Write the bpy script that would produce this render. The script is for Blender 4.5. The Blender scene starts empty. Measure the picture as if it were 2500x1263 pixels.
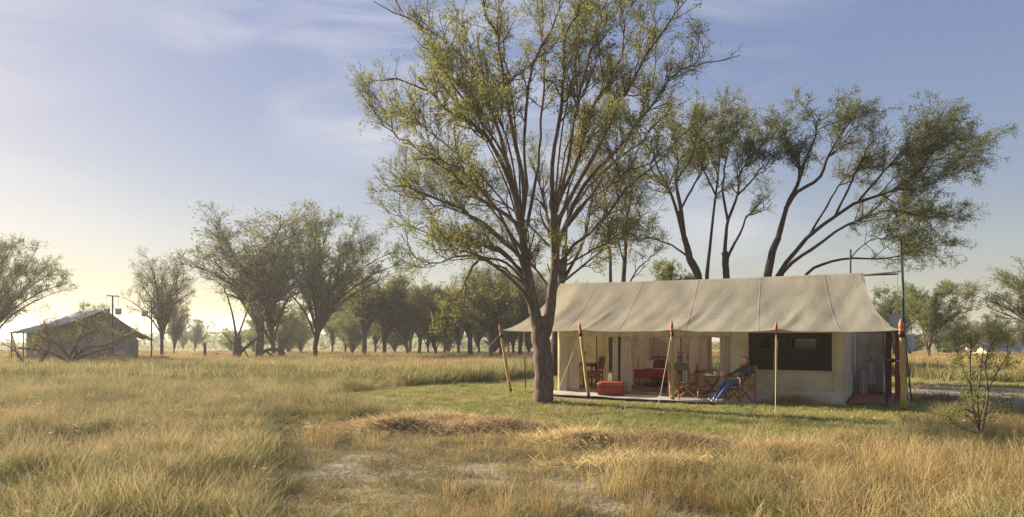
import bpy, bmesh, math, random
import numpy as np
from mathutils import Vector, Matrix, Quaternion

R = math.radians
scene = bpy.context.scene
# ------------------------------------------------------------------ camera, sky, sun, exposure
F, H, HY, CX = 1720.0, 1.85, 806.0, 1250.0        # focal length in photo pixels, eye height, horizon row, centre column
cam_d = bpy.data.cameras.new('camera'); cam = bpy.data.objects.new('camera', cam_d)
scene.collection.objects.link(cam); scene.camera = cam
cam.location = (0, 0, H); cam.rotation_euler = (R(90), 0, 0)
cam_d.sensor_width = 36; cam_d.lens = F / 2500 * 36; cam_d.shift_y = (HY - 631.5) / 2500
cam_d.clip_end = 20000

SUN_AZ, SUN_EL = 58.0, 19.0                       # degrees left of the view direction, above the horizon
sun_dir = Vector((-math.sin(R(SUN_AZ)) * math.cos(R(SUN_EL)), math.cos(R(SUN_AZ)) * math.cos(R(SUN_EL)), math.sin(R(SUN_EL))))
sun_l = bpy.data.lights.new('sun', 'SUN'); sun = bpy.data.objects.new('sun', sun_l); scene.collection.objects.link(sun)
sun_l.energy = 5.0; sun_l.angle = R(0.8); sun_l.color = (1.0, 0.85, 0.66)
sun.rotation_euler = sun_dir.to_track_quat('Z', 'Y').to_euler(); sun.location = (-30, 20, 20)

world = bpy.data.worlds.new('World'); scene.world = world; world.use_nodes = True
wn, wl = world.node_tree.nodes, world.node_tree.links
wn.clear()
w_out = wn.new('ShaderNodeOutputWorld'); w_bg = wn.new('ShaderNodeBackground')
sky = wn.new('ShaderNodeTexSky'); sky.sky_type = 'NISHITA'; sky.sun_disc = False
sky.sun_elevation = R(SUN_EL); sky.sun_rotation = R(-SUN_AZ)
sky.altitude = 1500; sky.air_density = 1.6; sky.dust_density = 2.5; sky.ozone_density = 2.2
gam = wn.new('ShaderNodeGamma'); gam.inputs[1].default_value = 0.37
# thin cirrus drawn out along one direction of the dome
tc = wn.new('ShaderNodeTexCoord'); mp = wn.new('ShaderNodeMapping')
mp.inputs['Rotation'].default_value = (R(0), R(-38), R(-12)); mp.inputs['Scale'].default_value = (1.6, 2.0, 7.0)
nz = wn.new('ShaderNodeTexNoise'); nz.inputs['Scale'].default_value = 1.5; nz.inputs['Detail'].default_value = 9; nz.inputs['Roughness'].default_value = 0.56; nz.inputs['Distortion'].default_value = 0.9
rp = wn.new('ShaderNodeValToRGB'); rp.color_ramp.elements[0].position = 0.42; rp.color_ramp.elements[1].position = 0.72
nz2 = wn.new('ShaderNodeTexNoise'); nz2.inputs['Scale'].default_value = 1.5; nz2.inputs['Detail'].default_value = 3
rp2 = wn.new('ShaderNodeValToRGB'); rp2.color_ramp.elements[0].position = 0.40; rp2.color_ramp.elements[1].position = 0.62
mm = wn.new('ShaderNodeMath'); mm.operation = 'MULTIPLY'
m2 = wn.new('ShaderNodeMath'); m2.operation = 'MULTIPLY'; m2.inputs[1].default_value = 0.62
mixc = wn.new('ShaderNodeMix'); mixc.data_type = 'RGBA'; mixc.inputs['B'].default_value = (3.1, 3.0, 2.95, 1)
wl.new(sky.outputs[0], gam.inputs[0]); wl.new(tc.outputs['Generated'], mp.inputs[0]); wl.new(mp.outputs[0], nz.inputs['Vector'])
mp2 = wn.new('ShaderNodeMapping'); mp2.inputs['Location'].default_value = (3.3, 1.1, .5); wl.new(tc.outputs['Generated'], mp2.inputs[0]); wl.new(mp2.outputs[0], nz2.inputs['Vector'])
wl.new(nz.outputs[0], rp.inputs[0]); wl.new(nz2.outputs[0], rp2.inputs[0]); wl.new(rp.outputs[0], mm.inputs[0]); wl.new(rp2.outputs[0], mm.inputs[1])
wl.new(mm.outputs[0], m2.inputs[0]); wl.new(m2.outputs[0], mixc.inputs['Factor'])
tint = wn.new('ShaderNodeMix'); tint.data_type = 'RGBA'; tint.blend_type = 'MULTIPLY'; tint.inputs['Factor'].default_value = 1; tint.inputs['B'].default_value = (1.0, .985, 1.04, 1)   # white balance of the photograph
wl.new(gam.outputs[0], tint.inputs['A']); hsv = wn.new('ShaderNodeHueSaturation'); hsv.inputs['Saturation'].default_value = 1.9; hsv.inputs['Hue'].default_value = 0.522; wl.new(tint.outputs['Result'], hsv.inputs['Color']); wl.new(hsv.outputs[0], mixc.inputs['A']); wl.new(mixc.outputs['Result'], w_bg.inputs[0])
w_bg.inputs[1].default_value = 0.108
wl.new(w_bg.outputs[0], w_out.inputs[0])

vs = scene.view_settings
vs.view_transform = 'Standard'; vs.look = 'None'; vs.gamma = 1; vs.exposure = 1.52; vs.use_curve_mapping = False
cy = scene.cycles
cy.max_bounces = 6; cy.diffuse_bounces = 4; cy.transparent_max_bounces = 8; cy.volume_bounces = 0; cy.transmission_bounces = 4
cy.use_denoising = True
try: cy.denoiser = 'OPENIMAGEDENOISE'; cy.denoising_prefilter = 'NONE'
except Exception: pass
scene.render.filter_size = 1.2

# ------------------------------------------------------------------ helpers
rng = np.random.default_rng(7); random.seed(7)
COL = scene.collection

def terrain(x, y):
    t = np.maximum(0.0, np.asarray(y, float) - 21.0)
    return -0.0235 * t * t / (t + 6.0)

def at(px, py, d): return Vector(((px - CX) / F * d, d, H + (HY - py) / F * d))
def gnd(px, py, z=0.0):
    d = F * (H - z) / (py - HY); return Vector(((px - CX) / F * d, d, z))
def base(px, d):
    return Vector(((px - CX) / F * d, d, float(terrain(0, d))))

class MB:
    """collects pieces of one part"""
    def __init__(s): s.v = []; s.f = []; s.mi = []
    def add(s, v, f, mi=0):
        o = len(s.v); s.v.extend([tuple(p) for p in v]); s.f.extend([tuple(i + o for i in q) for q in f]); s.mi.extend([mi] * len(f)); return s
    def box(s, c, size, rot=None, mi=0, taper=1.0):
        x, y, z = [q / 2 for q in size]; v = []
        for k, (a, b, cc) in enumerate([(-x,-y,-z),(x,-y,-z),(x,y,-z),(-x,y,-z),(-x,-y,z),(x,-y,z),(x,y,z),(-x,y,z)]):
            t = taper if cc > 0 else 1
            p = Vector((a * t, b * t, cc))
            if rot is not None: p = rot @ p
            v.append(p + Vector(c))
        return s.add(v, [(3,2,1,0),(4,5,6,7),(0,1,5,4),(1,2,6,5),(2,3,7,6),(3,0,4,7)], mi)
    def bar(s, a, b, w, h, up=(0, 0, 1), mi=0):
        a, b = Vector(a), Vector(b); d = b - a; L = d.length
        if L < 1e-6: return s
        y = d / L; up = Vector(up)
        if abs(y.dot(up)) > 0.98: up = Vector((1, 0, 0))
        x = y.cross(up).normalized(); z = x.cross(y)
        return s.box((a + b) / 2, (w, L, h), Matrix((x, y, z)).transposed(), mi)
    def tube(s, pts, r, n=6, caps=True, mi=0):
        pts = [Vector(p) for p in pts]; k = len(pts); rr = r if hasattr(r, '__len__') else [r] * k
        v = []; f = []
        ref = None
        for i, p in enumerate(pts):
            d = (pts[min(i + 1, k - 1)] - pts[max(i - 1, 0)]).normalized()
            if ref is None: ref = Vector((0, 0, 1)) if abs(d.z) < .9 else Vector((1, 0, 0))
            x = d.cross(ref).normalized(); y = x.cross(d); ref = y if abs(d.dot(y)) < .9 else ref
            for j in range(n):
                a = 2 * math.pi * j / n; v.append(p + (x * math.cos(a) + y * math.sin(a)) * rr[i])
        for i in range(k - 1):
            for j in range(n):
                f.append((i*n+j, i*n+(j+1)%n, (i+1)*n+(j+1)%n, (i+1)*n+j))
        if caps: f.append(tuple(range(n - 1, -1, -1))); f.append(tuple((k-1)*n + j for j in range(n)))
        return s.add(v, f, mi)
    def lathe(s, prof, c=(0, 0, 0), n=14, mi=0, axis=None):
        q = Vector((0, 0, 1)).rotation_difference(Vector(axis)) if axis is not None else Quaternion()
        v = []; f = []; c = Vector(c)
        for r, z in prof:
            for j in range(n):
                a = 2 * math.pi * j / n; v.append(c + q @ Vector((r * math.cos(a), r * math.sin(a), z)))
        for i in range(len(prof) - 1):
            for j in range(n): f.append((i*n+j, i*n+(j+1)%n, (i+1)*n+(j+1)%n, (i+1)*n+j))
        f.append(tuple(range(n - 1, -1, -1))); f.append(tuple((len(prof)-1)*n + j for j in range(n)))
        return s.add(v, f, mi)
    def sheet(s, fn, nu, nv, mi=0):
        v = [fn(i / nu, j / nv) for j in range(nv + 1) for i in range(nu + 1)]
        f = [(j*(nu+1)+i, j*(nu+1)+i+1, (j+1)*(nu+1)+i+1, (j+1)*(nu+1)+i) for j in range(nv) for i in range(nu)]
        return s.add(v, f, mi)
    def quad(s, a, b, c, d, mi=0): return s.add([a, b, c, d], [(0, 1, 2, 3)], mi)
    def build(s, name, mat, parent=None, smooth=False, thick=0, bevel=0, subd=0):
        me = bpy.data.meshes.new(name); me.from_pydata(s.v, [], s.f)
        for m in (mat if isinstance(mat, (list, tuple)) else [mat]): me.materials.append(m)
        if any(s.mi): me.polygons.foreach_set('material_index', s.mi)
        if smooth: me.polygons.foreach_set('use_smooth', [True] * len(me.polygons))
        me.update()
        o = bpy.data.objects.new(name, me); COL.objects.link(o)
        if parent is not None: o.parent = parent
        if subd: m = o.modifiers.new('s', 'SUBSURF'); m.levels = m.render_levels = subd
        if bevel: m = o.modifiers.new('b', 'BEVEL'); m.width = bevel; m.segments = 2; m.limit_method = 'ANGLE'
        if thick: m = o.modifiers.new('t', 'SOLIDIFY'); m.thickness = thick; m.offset = 0
        return o

def tag(o, label=None, cat=None, group=None, kind=None):
    if label: o['label'] = label
    if cat: o['category'] = cat
    if group: o['group'] = group
    if kind: o['kind'] = kind
    return o
def thing(name, label, cat, loc=(0, 0, 0), rz=0.0, group=None):
    o = bpy.data.objects.new(name, None); COL.objects.link(o); o.location = loc; o.rotation_euler = (0, 0, rz)
    o.empty_display_size = 0.2
    return tag(o, label, cat, group)
def np_mesh(name, verts, faces, mats, parent=None, smooth=False, mi=None):
    """fast mesh from arrays; faces (n,3) or (n,4) or a list of such arrays"""
    fl = faces if isinstance(faces, list) else [faces]
    fl = [f for f in fl if len(f)]
    me = bpy.data.meshes.new(name)
    loops = np.concatenate([f.ravel() for f in fl]).astype(np.int32)
    tot = np.concatenate([np.full(len(f), f.shape[1]) for f in fl]).astype(np.int32)
    st = np.concatenate([[0], np.cumsum(tot)[:-1]]).astype(np.int32)
    me.vertices.add(len(verts)); me.vertices.foreach_set('co', np.asarray(verts, np.float32).ravel())
    me.loops.add(len(loops)); me.loops.foreach_set('vertex_index', loops)
    me.polygons.add(len(tot)); me.polygons.foreach_set('loop_start', st); me.polygons.foreach_set('loop_total', tot)
    if smooth: me.polygons.foreach_set('use_smooth', np.ones(len(tot), bool))
    for m in (mats if isinstance(mats, (list, tuple)) else [mats]): me.materials.append(m)
    if mi is not None: me.polygons.foreach_set('material_index', np.asarray(mi, np.int32))
    me.update(); me.validate()
    o = bpy.data.objects.new(name, me); COL.objects.link(o)
    if parent is not None: o.parent = parent
    return o
def copy_tree(o, parent=None):
    c = o.copy(); COL.objects.link(c); c.parent = parent
    for ch in o.children: copy_tree(ch, c)
    return c

# ------------------------------------------------------------------ materials
def mat(name, col, rough=0.8, var=0.0, scale=20.0, col2=None, bump=0.0, bscale=60.0, trans=0.0, tcol=None, metal=0.0, spec=0.3, stretch=(1, 1, 1), detail=5, coords='Object', rnd=0.0, sheen=0.0):
    m = bpy.data.materials.new(name); m.use_nodes = True
    n, l = m.node_tree.nodes, m.node_tree.links
    b = n['Principled BSDF']; out = n['Material Output']
    b.inputs['Roughness'].default_value = rough; b.inputs['Metallic'].default_value = metal
    b.inputs['Specular IOR Level'].default_value = spec
    b.inputs['Base Color'].default_value = (*col, 1)
    csock = None
    t = n.new('ShaderNodeTexCoord'); mpn = n.new('ShaderNodeMapping'); mpn.inputs['Scale'].default_value = stretch
    l.new(t.outputs[coords], mpn.inputs[0])
    if var or col2:
        z = n.new('ShaderNodeTexNoise'); z.inputs['Scale'].default_value = scale; z.inputs['Detail'].default_value = detail; z.inputs['Roughness'].default_value = .6
        l.new(mpn.outputs[0], z.inputs['Vector'])
        rr = n.new('ShaderNodeValToRGB'); rr.color_ramp.elements[0].position = .35; rr.color_ramp.elements[1].position = .66
        c2 = col2 if col2 else tuple(min(1, c * (1 + var)) for c in col); c1 = tuple(c * (1 - var) for c in col) if var else col
        rr.color_ramp.elements[0].color = (*c1, 1); rr.color_ramp.elements[1].color = (*c2, 1)
        l.new(z.outputs[0], rr.inputs[0]); csock = rr.outputs[0]
    if rnd:
        oi = n.new('ShaderNodeObjectInfo'); hs = n.new('ShaderNodeHueSaturation')
        mr = n.new('ShaderNodeMapRange'); mr.inputs['To Min'].default_value = 1 - rnd; mr.inputs['To Max'].default_value = 1 + rnd
        l.new(oi.outputs['Random'], mr.inputs[0]); l.new(mr.outputs[0], hs.inputs['Value'])
        if csock: l.new(csock, hs.inputs['Color'])
        else: hs.inputs['Color'].default_value = (*col, 1)
        csock = hs.outputs[0]
    if csock: l.new(csock, b.inputs['Base Color'])
    if bump:
        z2 = n.new('ShaderNodeTexNoise'); z2.inputs['Scale'].default_value = bscale; z2.inputs['Detail'].default_value = 6
        l.new(mpn.outputs[0], z2.inputs['Vector'])
        bp = n.new('ShaderNodeBump'); bp.inputs['Strength'].default_value = bump; bp.inputs['Distance'].default_value = .02
        l.new(z2.outputs[0], bp.inputs['Height']); l.new(bp.outputs[0], b.inputs['Normal'])
    if trans:
        tr = n.new('ShaderNodeBsdfTranslucent'); mx = n.new('ShaderNodeMixShader'); mx.inputs[0].default_value = trans
        if tcol: tr.inputs[0].default_value = (*tcol, 1)
        elif csock: l.new(csock, tr.inputs[0])
        else: tr.inputs[0].default_value = (*col, 1)
        l.new(b.outputs[0], mx.inputs[1]); l.new(tr.outputs[0], mx.inputs[2]); l.new(mx.outputs[0], out.inputs[0])
    return m

M = {}
M['canvas'] = mat('fly_canvas', (.47, .445, .345), .85, var=.2, scale=1.1, stretch=(1.6, .6, .6), bump=.3, bscale=7, trans=.42, tcol=(.70, .62, .46), spec=.15)
M['canvas_wall'] = mat('wall_canvas', (.52, .465, .32), .85, var=.13, scale=1.6, bump=.4, bscale=4, trans=.28, spec=.15)
M['canvas_grey'] = mat('grey_canvas', (.56, .53, .455), .85, var=.10, scale=2.0, bump=.3, bscale=4, trans=.25, spec=.15)
M['mudflap'] = mat('mud_flap', (.42, .40, .34), .8, var=.15, scale=3, bump=.2, bscale=6)
M['seam'] = mat('seam_thread', (.40, .32, .27), .85, var=.15, scale=15)
M['groundsheet'] = mat('ground_sheet', (.42, .41, .37), .85, var=.16, scale=3, bump=.1, bscale=10)
M['curtain'] = mat('curtain_cloth', (.58, .51, .42), .9, var=.08, scale=6, trans=.22, spec=.1)
M['net'] = mat('net_cloth', (.78, .70, .67), .9, var=.05, scale=5, trans=.45, spec=.1)
M['floorcloth'] = mat('floor_cloth', (.27, .20, .15), .9, var=.2, scale=4, spec=.1)
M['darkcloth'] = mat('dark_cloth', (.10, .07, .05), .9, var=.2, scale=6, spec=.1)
M['lining'] = mat('tent_lining', (.58, .48, .37), .9, var=.12, scale=3, spec=.1, trans=.2)
M['pole_wood'] = mat('pole_wood', (.46, .34, .12), .6, col2=(.30, .21, .07), scale=6, stretch=(5, 5, .8), bump=.15, bscale=30)
M['finial'] = mat('finial_wood', (.42, .15, .065), .5, var=.2, scale=12)
M['black'] = mat('black_metal', (.018, .017, .017), .45, spec=.5)
M['steel'] = mat('dark_steel', (.05, .055, .05), .5, var=.3, scale=12, metal=.3)
M['rope'] = mat('rope', (.62, .55, .42), .9, var=.1, scale=60)
M['greenrope'] = mat('green_rope', (.03, .30, .12), .8)
M['chairwood'] = mat('chair_wood', (.33, .15, .055), .5, col2=(.22, .09, .03), scale=8, stretch=(1, 8, 1), bump=.05)
M['olive'] = mat('olive_canvas', (.13, .135, .085), .9, var=.1, scale=12)
M['table_wood'] = mat('table_wood', (.38, .21, .09), .5, col2=(.26, .13, .05), scale=6, stretch=(1, 9, 1))
M['tray_wood'] = mat('tray_wood', (.25, .12, .05), .5, var=.2, scale=9)
M['china'] = mat('white_china', (.78, .76, .72), .25, spec=.5)
M['brass'] = mat('aged_brass', (.45, .30, .10), .35, metal=.9)
M['red'] = mat('red_blanket', (.34, .018, .028), .9, var=.15, scale=14, bump=.2, bscale=18)
M['linen'] = mat('white_linen', (.62, .58, .52), .9, var=.05, scale=10, bump=.2, bscale=12)
M['towel'] = mat('towel_cloth', (.42, .36, .38), .95, var=.08, scale=25, bump=.3, bscale=160)
M['redboard'] = mat('red_brown_board', (.13, .04, .025), .6, var=.3, scale=8, stretch=(6, 6, 1))
M['deckslat'] = mat('deck_slat', (.24, .10, .06), .7, var=.3, scale=9, rnd=.25)
M['bucket'] = mat('grey_bucket', (.50, .50, .49), .8, var=.1, scale=9, trans=.1)
M['hose'] = mat('pale_hose', (.60, .64, .74), .5)
M['skin'] = mat('skin', (.58, .33, .23), .5, var=.04, scale=20)
M['hair'] = mat('blond_hair', (.36, .23, .10), .6, col2=(.22, .13, .05), scale=22, stretch=(4, 4, 1), bump=.5, bscale=40)
M['jacket'] = mat('grey_jacket', (.085, .072, .07), .9, var=.18, scale=18, bump=.3, bscale=24)
M['jeans'] = mat('blue_jeans', (.075, .105, .20), .9, var=.25, scale=14, bump=.2, bscale=30)
M['shoe'] = mat('purple_shoe', (.20, .12, .34), .7, col2=(.42, .40, .44), scale=26)
M['sole'] = mat('shoe_sole', (.55, .53, .52), .7)
M['eye'] = mat('eye', (.02, .02, .02), .3)
M['lip'] = mat('lip', (.42, .15, .13), .5)

def striped(name, cols, scale, axis='X'):
    m = bpy.data.materials.new(name); m.use_nodes = True; n, l = m.node_tree.nodes, m.node_tree.links; b = n['Principled BSDF']
    b.inputs['Roughness'].default_value = .9; b.inputs['Specular IOR Level'].default_value = .1
    t = n.new('ShaderNodeTexCoord'); sx = n.new('ShaderNodeSeparateXYZ'); l.new(t.outputs['Object'], sx.inputs[0])
    a = n.new('ShaderNodeMath'); a.operation = 'MULTIPLY'; a.inputs[1].default_value = scale
    if axis == 'XY':
        s = n.new('ShaderNodeMath'); s.operation = 'ADD'; l.new(sx.outputs['X'], s.inputs[0]); l.new(sx.outputs['Y'], s.inputs[1]); l.new(s.outputs[0], a.inputs[0])
    else: l.new(sx.outputs[axis], a.inputs[0])
    fr = n.new('ShaderNodeMath'); fr.operation = 'FRACT'; l.new(a.outputs[0], fr.inputs[0])
    rr = n.new('ShaderNodeValToRGB'); rr.color_ramp.interpolation = 'CONSTANT'
    els = rr.color_ramp.elements
    while len(els) < len(cols): els.new(.5)
    for e, (p, c) in zip(els, cols): e.position = p; e.color = (*c, 1)
    l.new(fr.outputs[0], rr.inputs[0]); l.new(rr.outputs[0], b.inputs['Base Color'])
    return m
M['pouf'] = striped('striped_pouf_cloth', [(0, (.30, .042, .035)), (.22, (.14, .02, .02)), (.32, (.33, .05, .038)), (.5, (.48, .28, .18)), (.57, (.34, .04, .03)), (.75, (.10, .02, .02)), (.84, (.38, .06, .035))], 15, 'X')
M['cushion'] = striped('striped_cushion_cloth', [(0, (.10, .015, .02)), (.3, (.22, .03, .03)), (.55, (.03, .02, .02)), (.75, (.45, .3, .25)), (.82, (.12, .02, .02))], 14, 'X')
M['rug'] = striped('woven_rug', [(0, (.16, .07, .045)), (.35, (.11, .06, .05)), (.5, (.22, .12, .07)), (.62, (.10, .035, .03))], 5, 'Y')
M['blanket'] = striped('striped_throw', [(0, (.35, .28, .2)), (.3, (.18, .03, .03)), (.5, (.4, .2, .08)), (.7, (.12, .05, .04))], 7, 'X')

# dark see-through insect mesh of the tent windows
def mesh_screen(name, col, op):
    m = bpy.data.materials.new(name); m.use_nodes = True; n, l = m.node_tree.nodes, m.node_tree.links
    b = n['Principled BSDF']; b.inputs['Base Color'].default_value = (*col, 1); b.inputs['Roughness'].default_value = .9; b.inputs['Specular IOR Level'].default_value = .1
    t = n.new('ShaderNodeBsdfTransparent'); mx = n.new('ShaderNodeMixShader'); mx.inputs[0].default_value = op
    l.new(t.outputs[0], mx.inputs[1]); l.new(b.outputs[0], mx.inputs[2]); l.new(mx.outputs[0], n['Material Output'].inputs[0]); return m
M['screen'] = mesh_screen('window_screen', (.018, .016, .016), .92)
M['screen2'] = mesh_screen('door_screen', (.05, .045, .045), .35)

def bark(name, col, col2):
    return mat(name, col, .95, col2=col2, scale=9, stretch=(3, 3, .55), bump=.9, bscale=14, spec=.1, coords='Object')
M['bark'] = bark('grey_bark', (.20, .155, .12), (.075, .058, .047))
M['bark_dark'] = bark('dark_bark', (.105, .08, .063), (.042, .033, .028))
def leafm(name, c, c2, t=.58, rnd=.12):
    return mat(name, c, .7, col2=c2, scale=2.6, trans=t, spec=.15, coords='Object', detail=3, rnd=rnd)
M['leaf_olive'] = leafm('olive_leaf', (.18, .17, .05), (.27, .24, .07))
M['leaf_dark'] = leafm('dark_leaf', (.14, .17, .062), (.215, .24, .085))
M['leaf_green'] = leafm('green_leaf', (.15, .185, .055), (.245, .265, .08))
M['leaf_pale'] = leafm('pale_leaf', (.20, .23, .06), (.29, .31, .09))
M['leaf_brown'] = leafm('brown_leaf', (.16, .11, .06), (.22, .15, .07))
# ------------------------------------------------------------------ ground
def vnoise(x, y, s, seed=0):
    """smooth value noise 0..1 on arrays"""
    x = np.asarray(x) / s + seed * 17.3; y = np.asarray(y) / s + seed * 7.7
    i, j = np.floor(x).astype(int), np.floor(y).astype(int); u, v = x - i, y - j
    u = u * u * (3 - 2 * u); v = v * v * (3 - 2 * v)
    h = lambda a, b: np.modf(np.abs(np.sin(a * 127.1 + b * 311.7 + seed * 74.7) * 43758.5453))[0]
    return (h(i, j) * (1 - u) + h(i + 1, j) * u) * (1 - v) + (h(i, j + 1) * (1 - u) + h(i + 1, j + 1) * u) * v
def poly_px(pts): return np.array([gnd(*p)[:2] for p in pts])
def inside(P, x, y):
    r = np.zeros(x.shape, bool); n = len(P); j = n - 1
    for i in range(n):
        xi, yi = P[i]; xj, yj = P[j]
        c = ((yi > y) != (yj > y)) & (x < (xj - xi) * (y - yi) / (yj - yi + 1e-12) + xi)
        r ^= c; j = i
    return r
MOWN = poly_px([(800, 985), (900, 1008), (1030, 1032), (1180, 1050), (1330, 1072), (1500, 1080), (1700, 1078), (1900, 1080), (2060, 1082), (2150, 1066), (2230, 1045), (2330, 1012), (2640, 1010), (2640, 935), (2300, 925), (2150, 905), (1350, 900), (1310, 912), (1180, 930), (1000, 942), (840, 958)])
TRACK = poly_px([(2215, 940), (2330, 938), (2500, 948), (2760, 958), (2760, 1003), (2500, 996), (2350, 985), (2225, 975)])
SHEETS = poly_px([(1335, 960), (1345, 977), (1600, 987), (1845, 995), (1845, 988), (2060, 991), (2190, 992), (2200, 950), (1500, 905), (1380, 930)])
def bare(x, y):
    """0..1, how bare the soil is in the foreground"""
    b = np.zeros(np.shape(x))
    for px, py, rx, ry, k in [(960, 1150, 2.3, .75, .8), (1150, 1140, 2.0, .6, .55), (1000, 1108, 1.6, .5, .5), (900, 1068, 1.7, .5, .7), (1310, 1235, 2.2, .6, .6), (760, 1165, .9, .4, .6), (1480, 1190, 1.5, .5, .4), (1640, 1230, .9, .4, .4)]:
        g = gnd(px, py); q = ((x - g.x) / rx) ** 2 + ((y - g.y) / ry) ** 2
        b = np.maximum(b, k * np.clip(1.25 - q, 0, 1))
    return np.clip(b * (.1 + 1.15 * vnoise(x, y, .45, 3)), 0, 1)

ys = np.concatenate([np.linspace(-30, 4, 12), np.linspace(4.6, 30, 130), np.linspace(31, 80, 60), np.geomspace(82, 1500, 50)])
xs = np.concatenate([-np.geomspace(1600, 30, 40), np.linspace(-29, 29, 150), np.geomspace(30, 1600, 40)])
GX, GY = np.meshgrid(xs, ys)
near = np.exp(-((GY - 12) / 14) ** 2) * (np.abs(GX) < 30)
GZ = terrain(GX, GY) + near * ((vnoise(GX, GY, 1.4, 1) - .5) * .07 + (vnoise(GX, GY, .5, 2) - .5) * .03) * (1 - .85 * inside(MOWN, GX, GY))
GZ = GZ - .03 * inside(SHEETS, GX, GY) - np.where(GY > 30, 0, .012)
nx, ny = len(xs), len(ys); ii = np.arange(nx * ny).reshape(ny, nx)
gm = bpy.data.materials.new('savanna_soil'); gm.use_nodes = True
n, l = gm.node_tree.nodes, gm.node_tree.links; b = n['Principled BSDF']; b.inputs['Roughness'].default_value = .95; b.inputs['Specular IOR Level'].default_value = .1
geo = n.new('ShaderNodeNewGeometry')
def _n(scale, det=6):
    z = n.new('ShaderNodeTexNoise'); z.inputs['Scale'].default_value = scale; z.inputs['Detail'].default_value = det; l.new(geo.outputs['Position'], z.inputs['Vector']); return z
def _r(z, p0, p1, c0, c1):
    r = n.new('ShaderNodeValToRGB'); r.color_ramp.elements[0].position = p0; r.color_ramp.elements[1].position = p1; r.color_ramp.elements[0].color = (*c0, 1); r.color_ramp.elements[1].color = (*c1, 1); l.new(z, r.inputs[0]); return r
soil = _r(_n(2.2).outputs[0], .35, .68, (.24, .20, .165), (.40, .335, .275))
litter = _r(_n(7.0, 8).outputs[0], .35, .7, (.20, .165, .085), (.34, .27, .14))
at_b = n.new('ShaderNodeAttribute'); at_b.attribute_name = 'bare'
mx = n.new('ShaderNodeMix'); mx.data_type = 'RGBA'; l.new(at_b.outputs['Fac'], mx.inputs['Factor']); l.new(litter.outputs[0], mx.inputs['A']); l.new(soil.outputs[0], mx.inputs['B'])
sepy = n.new('ShaderNodeSeparateXYZ'); l.new(geo.outputs['Position'], sepy.inputs[0])
far = n.new('ShaderNodeMapRange'); far.inputs['From Min'].default_value = 45; far.inputs['From Max'].default_value = 110; l.new(sepy.outputs['Y'], far.inputs[0])
gold = _r(_n(.05, 5).outputs[0], .35, .65, (.36, .28, .11), (.47, .35, .14))
mx2 = n.new('ShaderNodeMix'); mx2.data_type = 'RGBA'; l.new(far.outputs[0], mx2.inputs['Factor']); l.new(mx.outputs['Result'], mx2.inputs['A']); l.new(gold.outputs[0], mx2.inputs['B'])
l.new(mx2.outputs['Result'], b.inputs['Base Color'])
bp = n.new('ShaderNodeBump'); bp.inputs['Strength'].default_value = .8; bp.inputs['Distance'].default_value = .04; l.new(_n(11, 8).outputs[0], bp.inputs['Height']); l.new(bp.outputs[0], b.inputs['Normal'])
ground = np_mesh('ground', np.stack([GX, GY, GZ], -1).reshape(-1, 3), np.stack([ii[:-1, :-1], ii[:-1, 1:], ii[1:, 1:], ii[1:, :-1]], -1).reshape(-1, 4), gm, smooth=True)
ab = ground.data.attributes.new('bare', 'FLOAT', 'POINT')
ab.data.foreach_set('value', np.maximum(bare(GX, GY), inside(TRACK, GX, GY) * 1.0).ravel().astype(np.float32))
tag(ground, 'savanna ground of sandy soil under dry grass', kind='structure')

# ------------------------------------------------------------------ grass (uncountable: stuff, instanced tufts)
def grassm(name, c1, c2, t=.35, scale=.35, v=.28):
    m = bpy.data.materials.new(name); m.use_nodes = True; n, l = m.node_tree.nodes, m.node_tree.links; b = n['Principled BSDF']
    b.inputs['Roughness'].default_value = .7; b.inputs['Specular IOR Level'].default_value = .2
    g = n.new('ShaderNodeNewGeometry'); z = n.new('ShaderNodeTexNoise'); z.inputs['Scale'].default_value = scale; z.inputs['Detail'].default_value = 4; l.new(g.outputs['Position'], z.inputs['Vector'])
    rr = n.new('ShaderNodeValToRGB'); rr.color_ramp.elements[0].position = .36; rr.color_ramp.elements[1].position = .64; rr.color_ramp.elements[0].color = (*c1, 1); rr.color_ramp.elements[1].color = (*c2, 1); l.new(z.outputs[0], rr.inputs[0])
    oi = n.new('ShaderNodeObjectInfo'); hs = n.new('ShaderNodeHueSaturation'); mr = n.new('ShaderNodeMapRange'); mr.inputs['To Min'].default_value = 1 - v; mr.inputs['To Max'].default_value = 1 + v
    l.new(oi.outputs['Random'], mr.inputs[0]); l.new(mr.outputs[0], hs.inputs['Value'])
    mr2 = n.new('ShaderNodeMapRange'); mr2.inputs['To Min'].default_value = .485; mr2.inputs['To Max'].default_value = .515; l.new(oi.outputs['Random'], mr2.inputs[0]); l.new(mr2.outputs[0], hs.inputs['Hue'])
    l.new(rr.outputs[0], hs.inputs['Color']); l.new(hs.outputs[0], b.inputs['Base Color'])
    tr = n.new('ShaderNodeBsdfTranslucent'); l.new(hs.outputs[0], tr.inputs[0]); ms = n.new('ShaderNodeMixShader'); ms.inputs[0].default_value = t
    l.new(b.outputs[0], ms.inputs[1]); l.new(tr.outputs[0], ms.inputs[2]); l.new(ms.outputs[0], n['Material Output'].inputs[0]); return m
G = {'green': grassm('grass_green', (.13, .17, .05), (.255, .25, .085)),
     'gold': grassm('grass_gold', (.34, .27, .12), (.47, .37, .17)),
     'straw': grassm('grass_straw', (.40, .32, .19), (.55, .43, .25)),
     'orange': grassm('grass_orange', (.38, .235, .085), (.50, .34, .13)),
     'lawn': grassm('grass_lawn', (.24, .29, .07), (.38, .36, .115), scale=.5),
     'grey': grassm('grass_grey', (.26, .22, .14), (.37, .30, .19)),
     'seed': grassm('grass_seed', (.48, .38, .25), (.56, .44, .3))}
GM = list(G); GMATS = list(G.values())

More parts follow.
